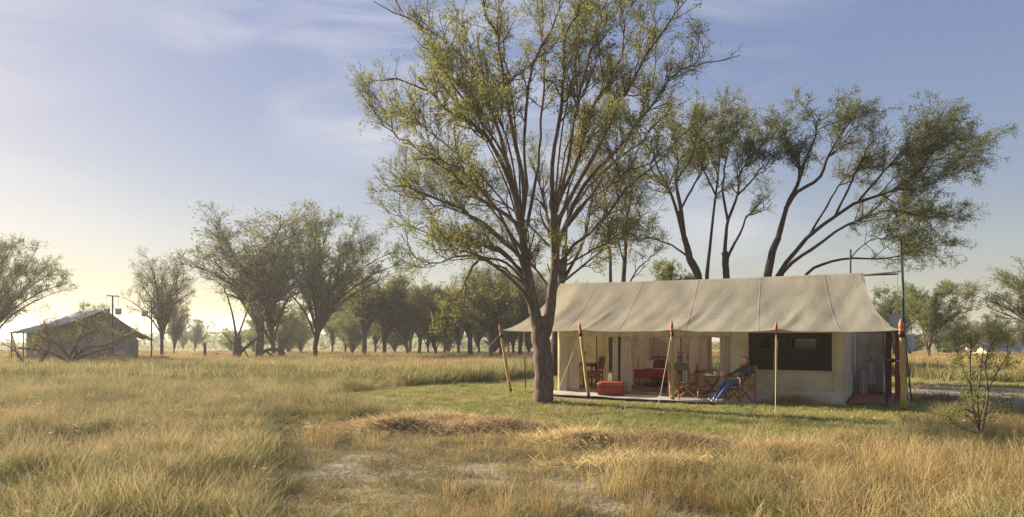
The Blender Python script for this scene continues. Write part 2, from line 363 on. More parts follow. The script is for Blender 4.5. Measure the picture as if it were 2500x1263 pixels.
def tuft(name, spec, seed):
    """spec: list of (count, height range, lean range, width, radius, material, plume length, droop)"""
    r = np.random.default_rng(seed); V = []; Q = []; MI = []
    for cnt, hr, lr, w, rad, mk, plume, droop in spec:
        for _ in range(cnt):
            a = r.uniform(0, 2*np.pi); rr_ = rad * np.sqrt(r.uniform()); p = np.array([rr_*np.cos(a), rr_*np.sin(a), 0.])
            h = r.uniform(*hr); la = a + r.normal(0, .9); L = np.array([np.cos(la), np.sin(la), 0]) * r.uniform(*lr) * h
            sa = r.uniform(0, np.pi); S = np.array([np.cos(sa), np.sin(sa), 0]) * w / 2
            up = np.array([0, 0, h])
            p1 = p + L * .18 + up * .45; p2 = p + L * .6 + up * (.82 - droop * .2); p3 = p + L * (1 + droop * .3) + up * (1 - droop * .45)
            o = len(V); V += [p - S, p + S, p1 - S * .85, p1 + S * .85, p2 - S * .6, p2 + S * .6, p3]
            Q += [(o, o+1, o+3, o+2), (o+2, o+3, o+5, o+4), (o+4, o+5, o+6)]; MI += [GM.index(mk)] * 3
            if plume:
                T = p3 - p2; T /= np.linalg.norm(T); S2 = S / (w / 2) * (.0035 + .003 * r.uniform())
                c0 = p3 - T * plume * .25; c1 = p3 + T * plume * .35; c2 = p3 + T * plume + np.array([0, 0, -droop * plume * .3])
                S3 = np.cross(T, S2); S3 = S3 / np.linalg.norm(S3) * np.linalg.norm(S2)
                o = len(V); V += [c0, c1 - S2, c1 + S2, c2, c1 - S3, c1 + S3]
                Q += [(o, o+1, o+3, o+2), (o, o+4, o+3, o+5)]; MI += [GM.index('seed')] * 2
    me = bpy.data.meshes.new(name); me.from_pydata([tuple(v) for v in V], [], Q)
    for m_ in GMATS: me.materials.append(m_)
    me.polygons.foreach_set('material_index', MI); me.update()
    return bpy.data.objects.new(name, me)

TUFTS = {
 'tall_green_grass': [(34, (.25, .62), (.1, .75), .0065, .14, 'green', 0, .25), (8, (.35, .8), (.15, .5), .005, .14, 'gold', 0, .3), (3, (.55, .95), (.08, .35), .0038, .13, 'gold', 0, .35), (5, (.55, .9), (.15, .45), .0035, .12, 'straw', 0, .5)],
 'tall_dry_grass': [(14, (.30, .65), (.15, .6), .0055, .14, 'gold', 0, .3), (10, (.5, .85), (.15, .6), .0032, .13, 'straw', 0, .5), (1, (.6, .9), (.12, .45), .0035, .12, 'straw', .08, .5), (14, (.25, .5), (.3, .8), .006, .15, 'green', 0, .3), (8, (.2, .5), (.3, 1.0), .0045, .15, 'grey', 0, .5)],
 'short_lawn_grass': [(30, (.03, .085), (.3, 1.2), .0075, .15, 'lawn', 0, .2), (6, (.03, .07), (.5, 1.5), .006, .15, 'straw', 0, .2), (4, (.04, .08), (.5, 1.5), .006, .15, 'grey', 0, .2)],
 'dry_grass': [(13, (.12, .42), (.1, 1.1), .0045, .14, 'orange', 0, .3), (9, (.2, .5), (.15, .9), .004, .14, 'gold', 0, .4), (6, (.10, .30), (.3, 1.3), .006, .15, 'green', 0, .3), (8, (.06, .2), (.8, 2.4), .0045, .16, 'grey', 0, .4), (4, (.35, .6), (.1, .6), .003, .1, 'straw', 0, .5)],
 'trampled_dry_grass': [(14, (.05, .14), (.6, 2.2), .0045, .16, 'grey', 0, .3), (9, (.05, .16), (.5, 1.8), .0045, .16, 'straw', 0, .3), (13, (.06, .16), (.3, 1.0), .006, .14, 'green', 0, .2), (4, (.06, .2), (.3, 1.2), .0045, .14, 'orange', 0, .2)],
 'seeding_grass_stalk': [(3, (.6, 1.0), (.15, .5), .0045, .06, 'straw', .11, .7), (3, (.3, .6), (.2, .6), .005, .06, 'gold', 0, .4)],
 'distant_golden_grass': [(28, (.30, .62), (.1, .5), .020, .45, 'gold', 0, .2), (8, (.35, .7), (.1, .4), .018, .45, 'orange', 0, .2), (18, (.25, .5), (.1, .5), .022, .45, 'green', 0, .2)],
 'distant_green_grass': [(34, (.25, .6), (.1, .5), .018, .42, 'green', 0, .2), (10, (.35, .7), (.1, .4), .012, .42, 'gold', 0, .2), (6, (.4, .75), (.1, .3), .010, .42, 'straw', 0, .4)],
}
GLAB = {'tall_green_grass': 'tall green and tan grass of the left meadow', 'tall_dry_grass': 'tall dry seeding grass in the foreground', 'short_lawn_grass': 'short mown grass around the tent', 'dry_grass': 'knee-high orange dry grass in the foreground', 'trampled_dry_grass': 'trampled low dry grass between bare soil patches', 'seeding_grass_stalk': 'scattered tall seeding grass stalks', 'distant_golden_grass': 'golden grass of the far field', 'distant_green_grass': 'greenish tall grass of the middle field'}

# sample positions in bands of depth
PX, PY, PK, PS = [], [], [], []
KIND = list(TUFTS)
r0 = np.random.default_rng(11)
for y0, y1, dens in [(4.5, 9, 75), (9, 13, 62), (13, 18, 48), (18, 24, 34), (24, 34, 11), (34, 50, 6.5), (50, 80, 3.0), (80, 150, .9)]:
    hw = .77 * y1 + 2.5; nn = int(dens * (y1 - y0) * 2 * hw)
    x = r0.uniform(-hw, hw, nn); y = r0.uniform(y0, y1, nn)
    k = np.abs(x) < .77 * y + 2.2; x, y = x[k], y[k]
    u = r0.uniform(size=len(x)); big = vnoise(x, y, 3.2, 5); med = vnoise(x, y, .9, 6); fine = vnoise(x, y, .4, 8)
    px = CX + F * x / y; py = HY + F * H / y
    mown = inside(MOWN, x, y); br = bare(x, y); trk = inside(TRACK, x, y); sh = inside(SHEETS, x, y)
    kind = np.full(len(x), -1); sc = np.ones(len(x))
    left = np.clip((1150 - px) / 500, 0, 1)               # 1 on the left, 0 on the right
    def put(mask, name, s):
        kind[mask] = KIND.index(name); sc[mask] = (s if np.isscalar(s) else s[mask])
    nearb = y < 34
    # foreground and meadow
    tall_l = nearb & ~mown
    pn = .6 * vnoise(x, y, 2.4, 21) + .4 * vnoise(x, y, .8, 22); gn = pn + .20 * left - .06 * (px > 1300); clump = .55 + .75 * vnoise(x, y, .45, 23)
    v = gn + .22 * (u - .5)
    put(tall_l, 'dry_grass', (.55 + .55 * big) * clump)
    put(tall_l & (v < .40), 'trampled_dry_grass', .8 + .7 * med)
    put(tall_l & (v >= .56), 'tall_green_grass', (.50 + .35 * big) * clump)
    put(tall_l & (v >= .46) & (v < .56) & (left > .15), 'tall_dry_grass', (.50 + .4 * big) * clump)
    put(tall_l & (fine < .25) & (u < .5), 'trampled_dry_grass', .8 + .6 * med)
    rf = tall_l & (px > 1500) & (y < 11.5)
    put(rf & (u < .30), 'dry_grass', (.8 + .5 * big) * clump); put(rf & (v > .54) & (u >= .55), 'tall_green_grass', (.5 + .3 * big) * clump)
    put(tall_l & (u > .992), 'seeding_grass_stalk', .6 + .5 * big)
    # thin out on bare soil and around the centre foreground
    kind[tall_l & (br > .3 + .6 * r0.uniform(size=len(x)))] = -1
    ctr = tall_l & (px > 700) & (px < 1750) & (y < 13.5) & np.isin(kind, [KIND.index('tall_green_grass'), KIND.index('tall_dry_grass')])
    put(ctr, 'trampled_dry_grass', .9 + .7 * med)
    lowc = tall_l & (px > 650) & (px < 2000) & (y < 14.5); sc[lowc] *= .45 + .5 * big[lowc] ** 1.5
    kind[lowc & (fine < .33) & (u < .8)] = -1
    put(lowc & (med > .66) & (u < .22), 'dry_grass', .9 + .5 * big)
    # mown lawn
    put(mown & nearb, 'short_lawn_grass', .8 + .55 * med)
    put(mown & nearb & (u < .10 + .22 * (big > .55)), 'trampled_dry_grass', .35 + .3 * med)
    kind[mown & (vnoise(x, y, .8, 9) < .2) & (u < .7)] = -1
    kind[trk & (u > .16)] = -1; put(trk & (u <= .16), 'trampled_dry_grass', .6 + .5 * med)
    kind[sh] = -1
    # middle and far fields
    f_ = (y >= 24) & ~mown
    gr = vnoise(x, y, 9, 12) + np.clip((40 - y) / 26, -.4, .55)
    put(f_ & (gr < .5), 'distant_golden_grass', .75 + .45 * big)
    put(f_ & (gr >= .5), 'distant_green_grass', .75 + .5 * big)
    keep = kind >= 0
    PX.append(x[keep]); PY.append(y[keep]); PK.append(kind[keep]); PS.append(sc[keep])
PX, PY, PK, PS = map(np.concatenate, (PX, PY, PK, PS))

def scatter(name, variants, pts, rot, scl, idx, mats):
    me = bpy.data.meshes.new(name); me.vertices.add(len(pts)); me.vertices.foreach_set('co', pts.astype(np.float32).ravel())
    for nm, ty, val in [('rot', 'FLOAT_VECTOR', rot), ('scl', 'FLOAT_VECTOR', scl)]:
        a = me.attributes.new(nm, ty, 'POINT'); a.data.foreach_set('vector', val.astype(np.float32).ravel())
    a = me.attributes.new('idx', 'INT', 'POINT'); a.data.foreach_set('value', idx.astype(np.int32))
    o = bpy.data.objects.new(name, me); COL.objects.link(o)
    ng = bpy.data.node_groups.new(name, 'GeometryNodeTree')
    ng.interface.new_socket('Geometry', in_out='INPUT', socket_type='NodeSocketGeometry'); ng.interface.new_socket('Geometry', in_out='OUTPUT', socket_type='NodeSocketGeometry')
    N, Lk = ng.nodes, ng.links; gi = N.new('NodeGroupInput'); go = N.new('NodeGroupOutput'); ip = N.new('GeometryNodeInstanceOnPoints'); jn = N.new('GeometryNodeJoinGeometry')
    for v in variants:
        oi = N.new('GeometryNodeObjectInfo'); oi.inputs['Object'].default_value = v; oi.inputs['As Instance'].default_value = True; Lk.new(oi.outputs['Geometry'], jn.inputs[0])
    def attr(nm, ty): q = N.new('GeometryNodeInputNamedAttribute'); q.data_type = ty; q.inputs['Name'].default_value = nm; return q.outputs[0]
    e = N.new('FunctionNodeEulerToRotation'); Lk.new(attr('rot', 'FLOAT_VECTOR'), e.inputs[0])
    ip.inputs['Pick Instance'].default_value = True
    Lk.new(gi.outputs[0], ip.inputs['Points']); Lk.new(jn.outputs[0], ip.inputs['Instance']); Lk.new(attr('idx', 'INT'), ip.inputs['Instance Index'])
    Lk.new(e.outputs[0], ip.inputs['Rotation']); Lk.new(attr('scl', 'FLOAT_VECTOR'), ip.inputs['Scale']); Lk.new(ip.outputs[0], go.inputs[0])
    md = o.modifiers.new('scatter', 'NODES'); md.node_group = ng
    return o
for ki, nm in enumerate(KIND):
    s = PK == ki
    if not s.any(): continue
    nn = s.sum(); x, y = PX[s], PY[s]
    variants = [tuft(nm + '_tuft', TUFTS[nm], 100 * ki + q) for q in range(4)]
    pts = np.stack([x, y, terrain(x, y) - .01], -1)
    rot = np.stack([r0.normal(0, .10, nn), r0.normal(.0, .10, nn) + .05, r0.uniform(0, 6.283, nn)], -1)
    ss = PS[s] * r0.uniform(.75, 1.25, nn); wd = r0.uniform(.8, 1.25, nn)
    scl = np.stack([wd, wd, ss], -1)
    o = scatter(nm, variants, pts, rot, scl, r0.integers(0, 4, nn), GMATS)
    tag(o, GLAB[nm], 'grass', kind='stuff')
print('grass instances', len(PX))
# ------------------------------------------------------------------ the main tent (local frame: x along the front, y into the tent)
TC = Vector((1.372, 21.07, 0)); TA = math.atan2(-.494, .870)
U3, V3 = Vector((.870, -.494, 0)), Vector((.494, .870, 0))
def W(u, v, z=0.0): return TC + U3 * u + V3 * v + Vector((0, 0, z))
def loc(p): p = Vector(p) - TC; return Vector((p.dot(U3), p.dot(V3), p.z))
def tl(px, py, z=0.0): q = loc(gnd(px, py, z)); return q.x, q.y
def up(px, v=0.0):
    """u of the point of the upright plane at depth v that the column px shows"""
    k = (px - CX) / F; return (k * (TC.y + V3.y * v) - TC.x - V3.x * v) / (U3.x - U3.y * k)
def zp(py, u, v): return H + (HY - py) / F * (TC + U3 * u + V3 * v).y

FZ = .09                       # tent floor
DEP = 4.0; RV = 1.95; RZ = 3.36; EV = -.9; EZ = 1.83; KZ = 2.17
POSTU = [up(1219, EV), up(1414, EV), up(1641, EV), up(1895, EV), up(2200, EV)]
def roof(a, s, lift=0.0):
    """a 0..1 left to right, s 0 front eave .. 1 ridge .. 2 back eave"""
    b = s if s <= 1 else 2 - s
    e = (1 - b)
    uL = -.86 - .56 * e ** 2.4; uR = 8.11 + .90 * e ** 2.4
    u = uL + (uR - uL) * a
    k = .30
    if b < k: t = b / k; v = EV * (1 - t); z = EZ + (KZ - EZ) * t - .025 * math.sin(math.pi * t)
    else: t = (b - k) / (1 - k); v = RV * t; z = KZ + (RZ - KZ) * t - .05 * math.sin(math.pi * t)
    # scalloped eave between the posts, small dents and folds
    pu = POSTU; sag = 0
    for i in range(4):
        if pu[i] <= u <= pu[i + 1]: sag = math.sin(math.pi * (u - pu[i]) / (pu[i + 1] - pu[i]))
    z -= .022 * sag * max(0, 1 - b / .45) ** 1.5
    for q in pu: z += .028 * math.exp(-((u - q) / .22) ** 2) * max(0, 1 - b / .12)
    z += (.012 * math.sin(u * 5.3 + b * 4) + .008 * math.sin(u * 11 - b * 9)) * (1 - b) * min(1, .25 + b * 3)
    z -= .035 * (math.sin(math.pi * ((u * .72) % 1.0)) ** 2) * b * (1 - b) * 2 - .02 * (1 if b > .98 else 0)
    if b > .9: z -= .03 * math.sin(math.pi * a) * (b - .9) / .1
    # wrinkles drawn from the eave posts up the canvas
    for q in pu[1:4]:
        z += .018 * math.exp(-((u - q - .9 * b) / .09) ** 2) * math.sin(math.pi * min(1, b / .55)) - .014 * math.exp(-((u - q - .22 - .7 * b) / .10) ** 2) * math.sin(math.pi * min(1, b / .5))
    if s > 1: v = 2 * RV - v
    return Vector((u, v, z + lift))
tent = thing('safari_tent', 'large beige canvas safari tent with open veranda behind the tall tree', 'tent', TC, TA)
MB().sheet(lambda a, s: roof(a, 2 * s), 150, 64).build('fly_roof', M['canvas'], tent, smooth=True)
for px0, px1 in [(1375, 1462), (1505, 1570), (1672, 1706), (1853, 1857), (2057, 2012), (2180, 2100)]:
    u0, u1 = up(px0, EV), up(px1, RV)
    def fa(t):
        b = t; e = 1 - b; uL = -.86 - .56 * e ** 2.4; uR = 8.11 + .90 * e ** 2.4; return (u0 + (u1 - u0) * b ** .8 - uL) / (uR - uL)
    MB().sheet(lambda w, t: roof(fa(.01 + t * .98) + (w - .5) * .0028, .01 + t * .98, .006), 1, 40).build('seam', M['seam'], tent)
MB().sheet(lambda a, w: roof(a, .295 + w * .008, .006), 120, 1).build('stitched_seam', M['seam'], tent)
MB().tube([roof(a / 100, 0) + Vector((0, -.004, -.004)) for a in range(101)], .011, 5).build('eave_hem', M['canvas'], tent, smooth=True)
MB().tube([(-.8, RV, RZ - .06), (8.9, RV, RZ - .05)], .022, 8).build('ridge_pole', M['steel'], tent)

# walls, the header over the openings, the windows
def wall(u0, u1, z0, z1, v=0.0, amp=.014, seed=0.0, f=5.0):
    def fn(a, t):
        u = u0 + (u1 - u0) * a; z = z0 + (z1 - z0) * t; e = math.sin(math.pi * a) * math.sin(math.pi * min(1, t * 1.02))
        return Vector((u, v + amp * e * (math.sin(u * f + z * 4 + seed) + .6 * math.sin(u * 2.1 - z * 6 + seed)), z))
    return MB().sheet(fn, max(4, int(abs(u1 - u0) * 14)), 26)
UL = [up(p) for p in (1362, 1385, 1495, 1514, 1538, 1632, 1650, 1758, 1784, 1826, 2034, 2055)]
WT = 2.12
wall(0.0, UL[1], 0, WT, amp=.02).build('wall_panel', M['canvas_wall'], tent, True, .006)
MB().sheet(lambda a, t: Vector((UL[1] + (UL[8] - UL[1]) * a, -.012 + .012 * math.sin(a * 60) * (1 - t), 1.66 + .46 * t - .02 * math.sin(a * math.pi * 9) ** 2 * (1 - t))), 110, 6).build('header_valance', M['canvas_wall'], tent, True, .006)
for q in range(10):
    u = UL[1] + (UL[8] - UL[1]) * (q + .5) / 10
    MB().box((u, -.035, 1.74), (.03, .012, .17)).build('strap', M['seam'], tent)
wall(UL[8], UL[9], .0, WT, amp=.012, seed=2).build('wall_panel', M['canvas_wall'], tent, True, .006)
wall(UL[9], UL[10], .0, .81, amp=.02, seed=1, f=3).build('wall_panel', M['canvas_wall'], tent, True, .006)
wall(UL[9], UL[10], 1.80, WT, amp=.004).build('wall_panel', M['canvas_wall'], tent, True, .006)
wall(UL[10], 7.78, .0, WT, amp=.012, seed=4).build('wall_panel', M['canvas_wall'], tent, True, .006)
wall(UL[8] + .3, 7.79, .0, .30, v=-.018, amp=.016, seed=3).build('mud_flap', M['mudflap'], tent, True, .005)
MB().quad((UL[9] - .01, .012, .80), (UL[10] + .01, .012, .80), (UL[10] + .01, .012, 1.81), (UL[9] - .01, .012, 1.81)).build('window_screen', M['screen'], tent)
fr = MB()
for a, b_ in [((UL[9], -.012, .81), (UL[10], -.012, .81)), ((UL[9], -.012, 1.80), (UL[10], -.012, 1.80)), ((UL[9], -.012, .81), (UL[9], -.012, 1.80)), ((UL[10], -.012, .81), (UL[10], -.012, 1.80))]: fr.bar(a, b_, .012, .04, (0, 0, 1) if a[2] == b_[2] else (1, 0, 0))
fr.build('window_hem', M['canvas_wall'], tent)
def endwall(u, v0, v1, z0, z1, name='end_wall', m='canvas_wall', gable=False):
    def fn(a, t):
        v = v0 + (v1 - v0) * a; top = z1 + ((RZ - .14 - z1) * (1 - abs(v - RV) / RV) if gable else 0)
        return Vector((u + .015 * math.sin(v * 4 + t * 5), v, z0 + (top - z0) * t))
    return MB().sheet(fn, 30, 20).build(name, M[m], tent, True, .006)
endwall(0.0, 0.0, DEP, 0, WT, gable=True); endwall(7.78, 0.0, DEP, 0, WT, m='canvas_grey', gable=True)
# back wall with its three openings
BV = DEP - .02
def back(u0, u1, z0, z1, m='lining'): return wall(u0, u1, z0, z1, v=BV, amp=.01).build('back_wall_panel', M[m], tent, True, .006)
o1, o2 = up(1470, BV), up(1494, BV)          # rear doorway seen past the desk
o3, o4 = up(1738, BV), up(1762, BV)          # narrow rear slit behind the tea table
s1, s2 = up(1408, BV), up(1447, BV)          # screened rear window
back(0, s1, 0, WT); back(s1, s2, 0, .55); back(s1, s2, 1.88, WT); back(s2, o1, 0, WT); back(o1, o2, 1.95, WT); back(o2, o3, 0, WT); back(o3, o4, 1.72, WT); back(o3, o4, 0, .5)
b1, b2, b3, b4 = up(1858, BV), up(1882, BV), up(1930, BV), up(1992, BV)
back(o4, b1, 0, WT); back(b1, b4, 0, 1.28); back(b1, b4, 1.58, WT); back(b2, b3, 1.28, 1.58); back(b4, 7.78, 0, WT)
for a_, c_ in ((s1, s2),): MB().quad((a_, BV, .55), (c_, BV, .55), (c_, BV, 1.88), (a_, BV, 1.88)).build('window_screen', M['screen2'], tent)
MB().quad((b1, BV, 1.28), (b4, BV, 1.28), (b4, BV, 1.58), (b1, BV, 1.58)).build('window_screen', M['screen2'], tent)
MB().box(((0 + 7.78) / 2, DEP / 2, FZ / 2), (7.7, DEP - .06, FZ)).build('tent_floor', M['floorcloth'], tent)

# veranda sheet
gs = MB(); c0, c1 = tl(1343, 974), tl(1842, 993)
gs.sheet(lambda a, t: Vector((-.28 + (up(1842, -.9) + .28) * a, (-1.12 + .08 * math.sin(a * 9) + .05 * math.sin(a * 23)) * (1 - t), .022 + .006 * math.sin(a * 40 + t * 5) + .012 * (t > .95))), 90, 10)
tag(gs.build('veranda_ground_sheet', M['groundsheet'], None, True, .006), 'worn grey canvas ground sheet spread before the tent opening', 'ground sheet')
gso = bpy.data.objects['veranda_ground_sheet']; gso.location = TC; gso.rotation_euler = (0, 0, TA)

# posts
PB = [(1247, 958), (1437, 971), (1642, 978), (1893, 988), (2208, 1006)]
PT = [(1219, 791), (1414, 786), (1640, 782), (1895, 786), (2200, 778)]
PLAB = ['leaning yellow wooden post with orange tip at the far left corner', 'leaning yellow wooden post with orange tip before the desk opening', 'upright yellow wooden post with orange tip beside the empty chair', 'yellow wooden post with orange tip before the dark window', 'thick yellow wooden post with orange tip at the right corner']
for i in range(5):
    b0 = gnd(*PB[i]); dt = W(POSTU[i], EV - .02).y; t0 = at(*PT[i], dt)
    L = (t0 - b0).length; ax = (t0 - b0).normalized(); r = .047 if i < 4 else .066
    p = thing('wooden_post', PLAB[i], 'post', b0, 0, 'wooden posts along the eave')
    fz = L - .30
    pts = [ax * (.07 + (fz - .07) * q / 7) + Vector((math.sin(q * 1.9 + i) * .006, math.cos(q * 2.3 + i) * .006, 0)) for q in range(8)]
    MB().tube(pts, [r * (1.05 - .018 * q + .02 * math.sin(q * 2 + i)) for q in range(8)], 12).build('pole', M['pole_wood'], p, True)
    MB().lathe([(r * 1.08, fz - .12), (r * 1.1, fz - .03), (r * .95, fz)], n=12, axis=ax).build('collar', M['black'], p, True)
    MB().lathe([(r * .75, fz), (r * .92, fz + .03), (r * .95, fz + .06), (r * .7, fz + .075), (r * .82, fz + .09), (r * .95, fz + .12), (r * .85, fz + .18), (r * .5, fz + .25), (r * .22, fz + .29)], n=14, axis=ax).build('finial', M['finial'], p, True)
    MB().lathe([(r * .3, -.06), (r * .35, 0), (r * 1.02, .01), (r * 1.06, .11), (r * .9, .115)], n=12, axis=ax).build('foot_cap', M['black'], p, True)
    PT[i] = t0 - ax * .28
# guy ropes with pegs
for i, (px, py, lab) in enumerate([(1088, 953, 'thin pale guy rope running down left into the meadow'), (1361, 956, 'pale guy rope slanting from second post to the tent corner'), (1606, 994, 'pale guy rope slanting from third post to the lawn'), (1893, 1012, 'pale guy rope in front of the post before the window'), (2385, 952, 'pale guy rope running right from the corner post')]):
    g = gnd(px, py); a = PT[i]
    o = thing('guy_rope', lab, 'rope', g, 0, 'guy ropes of the big tent')
    pts = [a.lerp(g, t) - g - Vector((0, 0, .05 * math.sin(math.pi * t))) for t in np.linspace(0, 1, 9)]
    MB().tube(pts, .0065, 5).build('cord', M['rope'], o, True)
    MB().tube([(0, 0, .09), (.0, 0, -.03)], .011, 6).build('peg', M['rope'], o)
# thin metal poles under the eave
for px, py, pt, v, lab in [(1283, 952, 808, -.3, 'thin dark metal pole left of the tree trunk under the eave'), (1459, 948, 815, None, 'thin dark metal pole in front of the desk chair'), (1665, 960, 815, None, 'thin dark metal pole between the bed openings'), (2166, 992, 810, None, 'thin dark metal pole at the wash area opening')]:
    g = gnd(px, py); t = at(px - (3 if px < 2000 else 10), pt - 4, g.y + .05)
    o = thing('metal_pole', lab, 'pole', g); MB().tube([(0, 0, 0), t - g], .018, 8).build('shaft', M['steel'], o, True)
    MB().lathe([(.03, 0), (.03, .012), (.02, .02)], n=10).build('foot', M['steel'], o, True)

# ------------------------------------------------------------------ curtains, all hung inside the front wall
def curtain(label, u0, u1, v, z0, z1, pleats, amp, m='curtain', tie=None, flare=0.0, vdir=0.0):
    o = thing('curtain', label, 'curtain', W((u0 + u1) / 2, v), TA, 'tent curtains'); w = u1 - u0
    def fn(a, t):
        z = z0 + (z1 - z0) * t; sq = 1.0; sh = 0.0
        if tie is not None:
            zt, narrow, shift = tie; g = math.exp(-((z - zt) / .28) ** 2); sq = 1 - (1 - narrow) * g; sh = shift * (1 - min(1, max(0, (z - zt) / (z1 - zt))) ) if z > zt else shift
        u = (a - .5) * w * sq + sh + flare * (1 - t) * (a - .5)
        return Vector((u, amp * math.sin(a * pleats * 2 * math.pi + .4 * math.sin(t * 3)) * (.6 + .4 * (1 - t)) + vdir * a * w, z))
    MB().sheet(fn, pleats * 8, 16).build('cloth', M[m], o, True)
    return o
curtain('pale pleated curtain at the left edge of the desk opening', UL[1] + .02, up(1409, .08), .08, .05, 1.72, 5, .03, flare=.12)
curtain('brown curtain strip left of the desk lamp', up(1413, 3.7), up(1421, 3.7), 3.7, FZ, 2.0, 3, .03, 'lining')
curtain('brown pleated curtain between rear window and rear doorway', up(1447, 3.7), up(1471, 3.7), 3.7, FZ, 2.0, 5, .04, 'lining')
curtain('narrow pale curtain panel between desk and bed openings', up(1496, .06), up(1508, .06), .06, .06, 1.72, 3, .025)
curtain('dark curtain strip between desk and bed openings', up(1509, .12), up(1516, .12), .12, .06, 1.72, 2, .02, 'darkcloth')
curtain('wide pale pleated curtain left of the red bed', up(1516, .05), up(1539, .05), .05, .05, 1.72, 5, .035, flare=.06)
curtain('pale curtain panel behind the empty chair', up(1630, .06), up(1653, .06), .06, .05, 1.72, 4, .03)
curtain('pale pleated curtain beside the seated woman', up(1757, .05), up(1771, .05), .05, .05, 1.72, 4, .03)
curtain('darker pleated curtain behind the seated woman', up(1771, .09), up(1785, .09), .09, .05, 1.72, 4, .03)

# ------------------------------------------------------------------ inside: twin beds under a net
BU0 = up(1541, 1.9) ; BW = .77; BF = 1.9; BH = 3.8
def bed(u0, label, near_label):
    o = thing('iron_bed', label, 'bed', W(u0 + BW / 2, BF, FZ), TA, 'twin iron beds'); h = BW / 2 - .03; Lb = BH - BF
    def arch(v, z, r=.016, rad=.09):
        pts = [(-h, v, 0), (-h, v, z - rad)] + [(-h + rad - rad * math.cos(a), v, z - rad + rad * math.sin(a)) for a in np.linspace(0, math.pi / 2, 5)] + [(h - rad + rad * math.sin(a), v, z - rad + rad * math.cos(a)) for a in np.linspace(0, math.pi / 2, 5)] + [(h, v, z - rad), (h, v, 0)]
        return MB().tube(pts, r, 8)
    ff = arch(0, .52).build('foot_frame', M['black'], o, True); hf_ = arch(Lb, .86).build('head_frame', M['black'], o, True); root_ = o
    for v, zt, o in ((0, .52, ff), (Lb, .6, hf_)):
        MB().tube([(-h, v, .30), (h, v, .30)], .012, 6).build('rail', M['black'], o); MB().tube([(-h, v, .12), (h, v, .12)], .012, 6).build('rail', M['black'], o)
        for q in range(1, 6):
            x = -h + 2 * h * q / 6
            MB().tube([(x, v, .07), (x, v, .30)], .009, 6).build('spindle', M['black'], o); MB().lathe([(.005, .05), (.02, .07), (.02, .09), (.005, .11)], (x, v, 0), 8).build('knob', M['black'], o)
    o = root_
    for s in (-1, 1): MB().tube([(s * h, 0, .28), (s * h, Lb, .28)], .014, 6).build('side_rail', M['black'], o)
    mt = MB().box((0, Lb / 2 + .04, .38), (BW - .06, Lb - .12, .17)).build('mattress', M['linen'], o, False, 0, .04)
    return o
bd1 = bed(BU0, 'black iron bed under the red blanket, left of the pair', 0); bd2 = bed(BU0 + BW + .02, 'black iron bed under the red blanket, right of the pair', 0)
bl = thing('red_blanket', 'crimson blanket spread over both iron beds', 'blanket', W(BU0 + BW, BF, FZ), TA)
def blf(a, t):
    x = (a - .5) * (2 * BW + .06); y = .03 + (BH - BF - .62) * t; ed = max(0, abs(a - .5) - .47) / .03; fy = max(0, .06 - t) / .06
    return Vector((x + .004 * math.sin(t * 20), y, .492 + .012 * math.sin(a * 9) * math.sin(t * 7) - .10 * ed - .22 * fy ** .5 * (t < .06)))
MB().sheet(blf, 50, 34).build('cloth', M['red'], bl, True, .012)
sh_ = thing('folded_sheet', 'pale folded top sheet across the bed head end', 'sheet', W(BU0 + BW, BF, FZ), TA)
MB().sheet(lambda a, t: Vector(((a - .5) * (2 * BW), BH - BF - .60 + .26 * t, .505 + .008 * math.sin(a * 14) - .03 * (abs(a - .5) > .48))), 30, 6).build('cloth', M['linen'], sh_, True, .02)
def pillow(name, label, u, v, z, w, hh, d, tilt, m):
    o = thing(name, label, 'pillow' if name == 'pillow' else 'cushion', W(u, v, z), TA)
    def fn(a, t):
        th = a * 2 * math.pi; ph = (t - .5) * math.pi
        sx, sy = math.cos(th), math.sin(th); c = max(0, math.cos(ph)) ** .45; q = lambda s: math.copysign(abs(s) ** .5, s)
        p = Vector((w / 2 * q(sx) * c, hh / 2 * q(sy) * c, d / 2 * math.sin(ph)))
        return Matrix.Rotation(tilt, 3, 'X') @ p + Vector((0, 0, hh / 2))
    MB().sheet(fn, 28, 14).build('cover', M[m], o, True); return o
pillow('pillow', 'white pillow leaning on the iron bed head', up(1585, 3.6), 3.58, FZ + .46, .42, .30, .16, R(70), 'linen')
pillow('pillow', 'crumpled white pillow lying low on the bed', up(1580, 3.4), 3.38, FZ + .44, .40, .22, .14, R(50), 'linen')
pillow('cushion', 'dark red striped cushion leaning beside the white pillow', up(1611, 3.55), 3.5, FZ + .46, .40, .34, .14, R(72), 'cushion')
pillow('pillow', 'small pale pillow on the right bed behind the curtain', up(1683, 3.5), 3.5, FZ + .46, .36, .30, .14, R(70), 'linen')
# net: pleated back, two swags in front, gathered corners
net = thing('mosquito_net', 'pale draped bed net hanging over the twin beds', 'net', W(BU0 + BW, BF, 0), TA)
NU0, NU1, NV = -BW - .12, BW + .34, BH - BF + .06
def pleat(a, n, k): return k * math.sin(a * n * 2 * math.pi) * .5 + k * .3 * math.sin(a * n * 3.3 + 1)
MB().sheet(lambda a, t: Vector((NU0 + (NU1 - NU0) * a, NV + pleat(a, 22, .05), .3 + 1.75 * t)), 180, 6).build('back_drape', M['net'], net, True)
MB().sheet(lambda a, t: Vector((NU0 + .05 + pleat(a, 10, .05), -.1 + (NV + .1) * a, .3 + 1.75 * t)), 80, 6).build('side_drape', M['net'], net, True)
MB().sheet(lambda a, t: Vector((NU1 - .05 + pleat(a, 10, .05), -.1 + (NV + .1) * a, .3 + 1.75 * t)), 80, 6).build('side_drape', M['net'], net, True)
uap = up(1594, BF - .12) - BU0 - BW
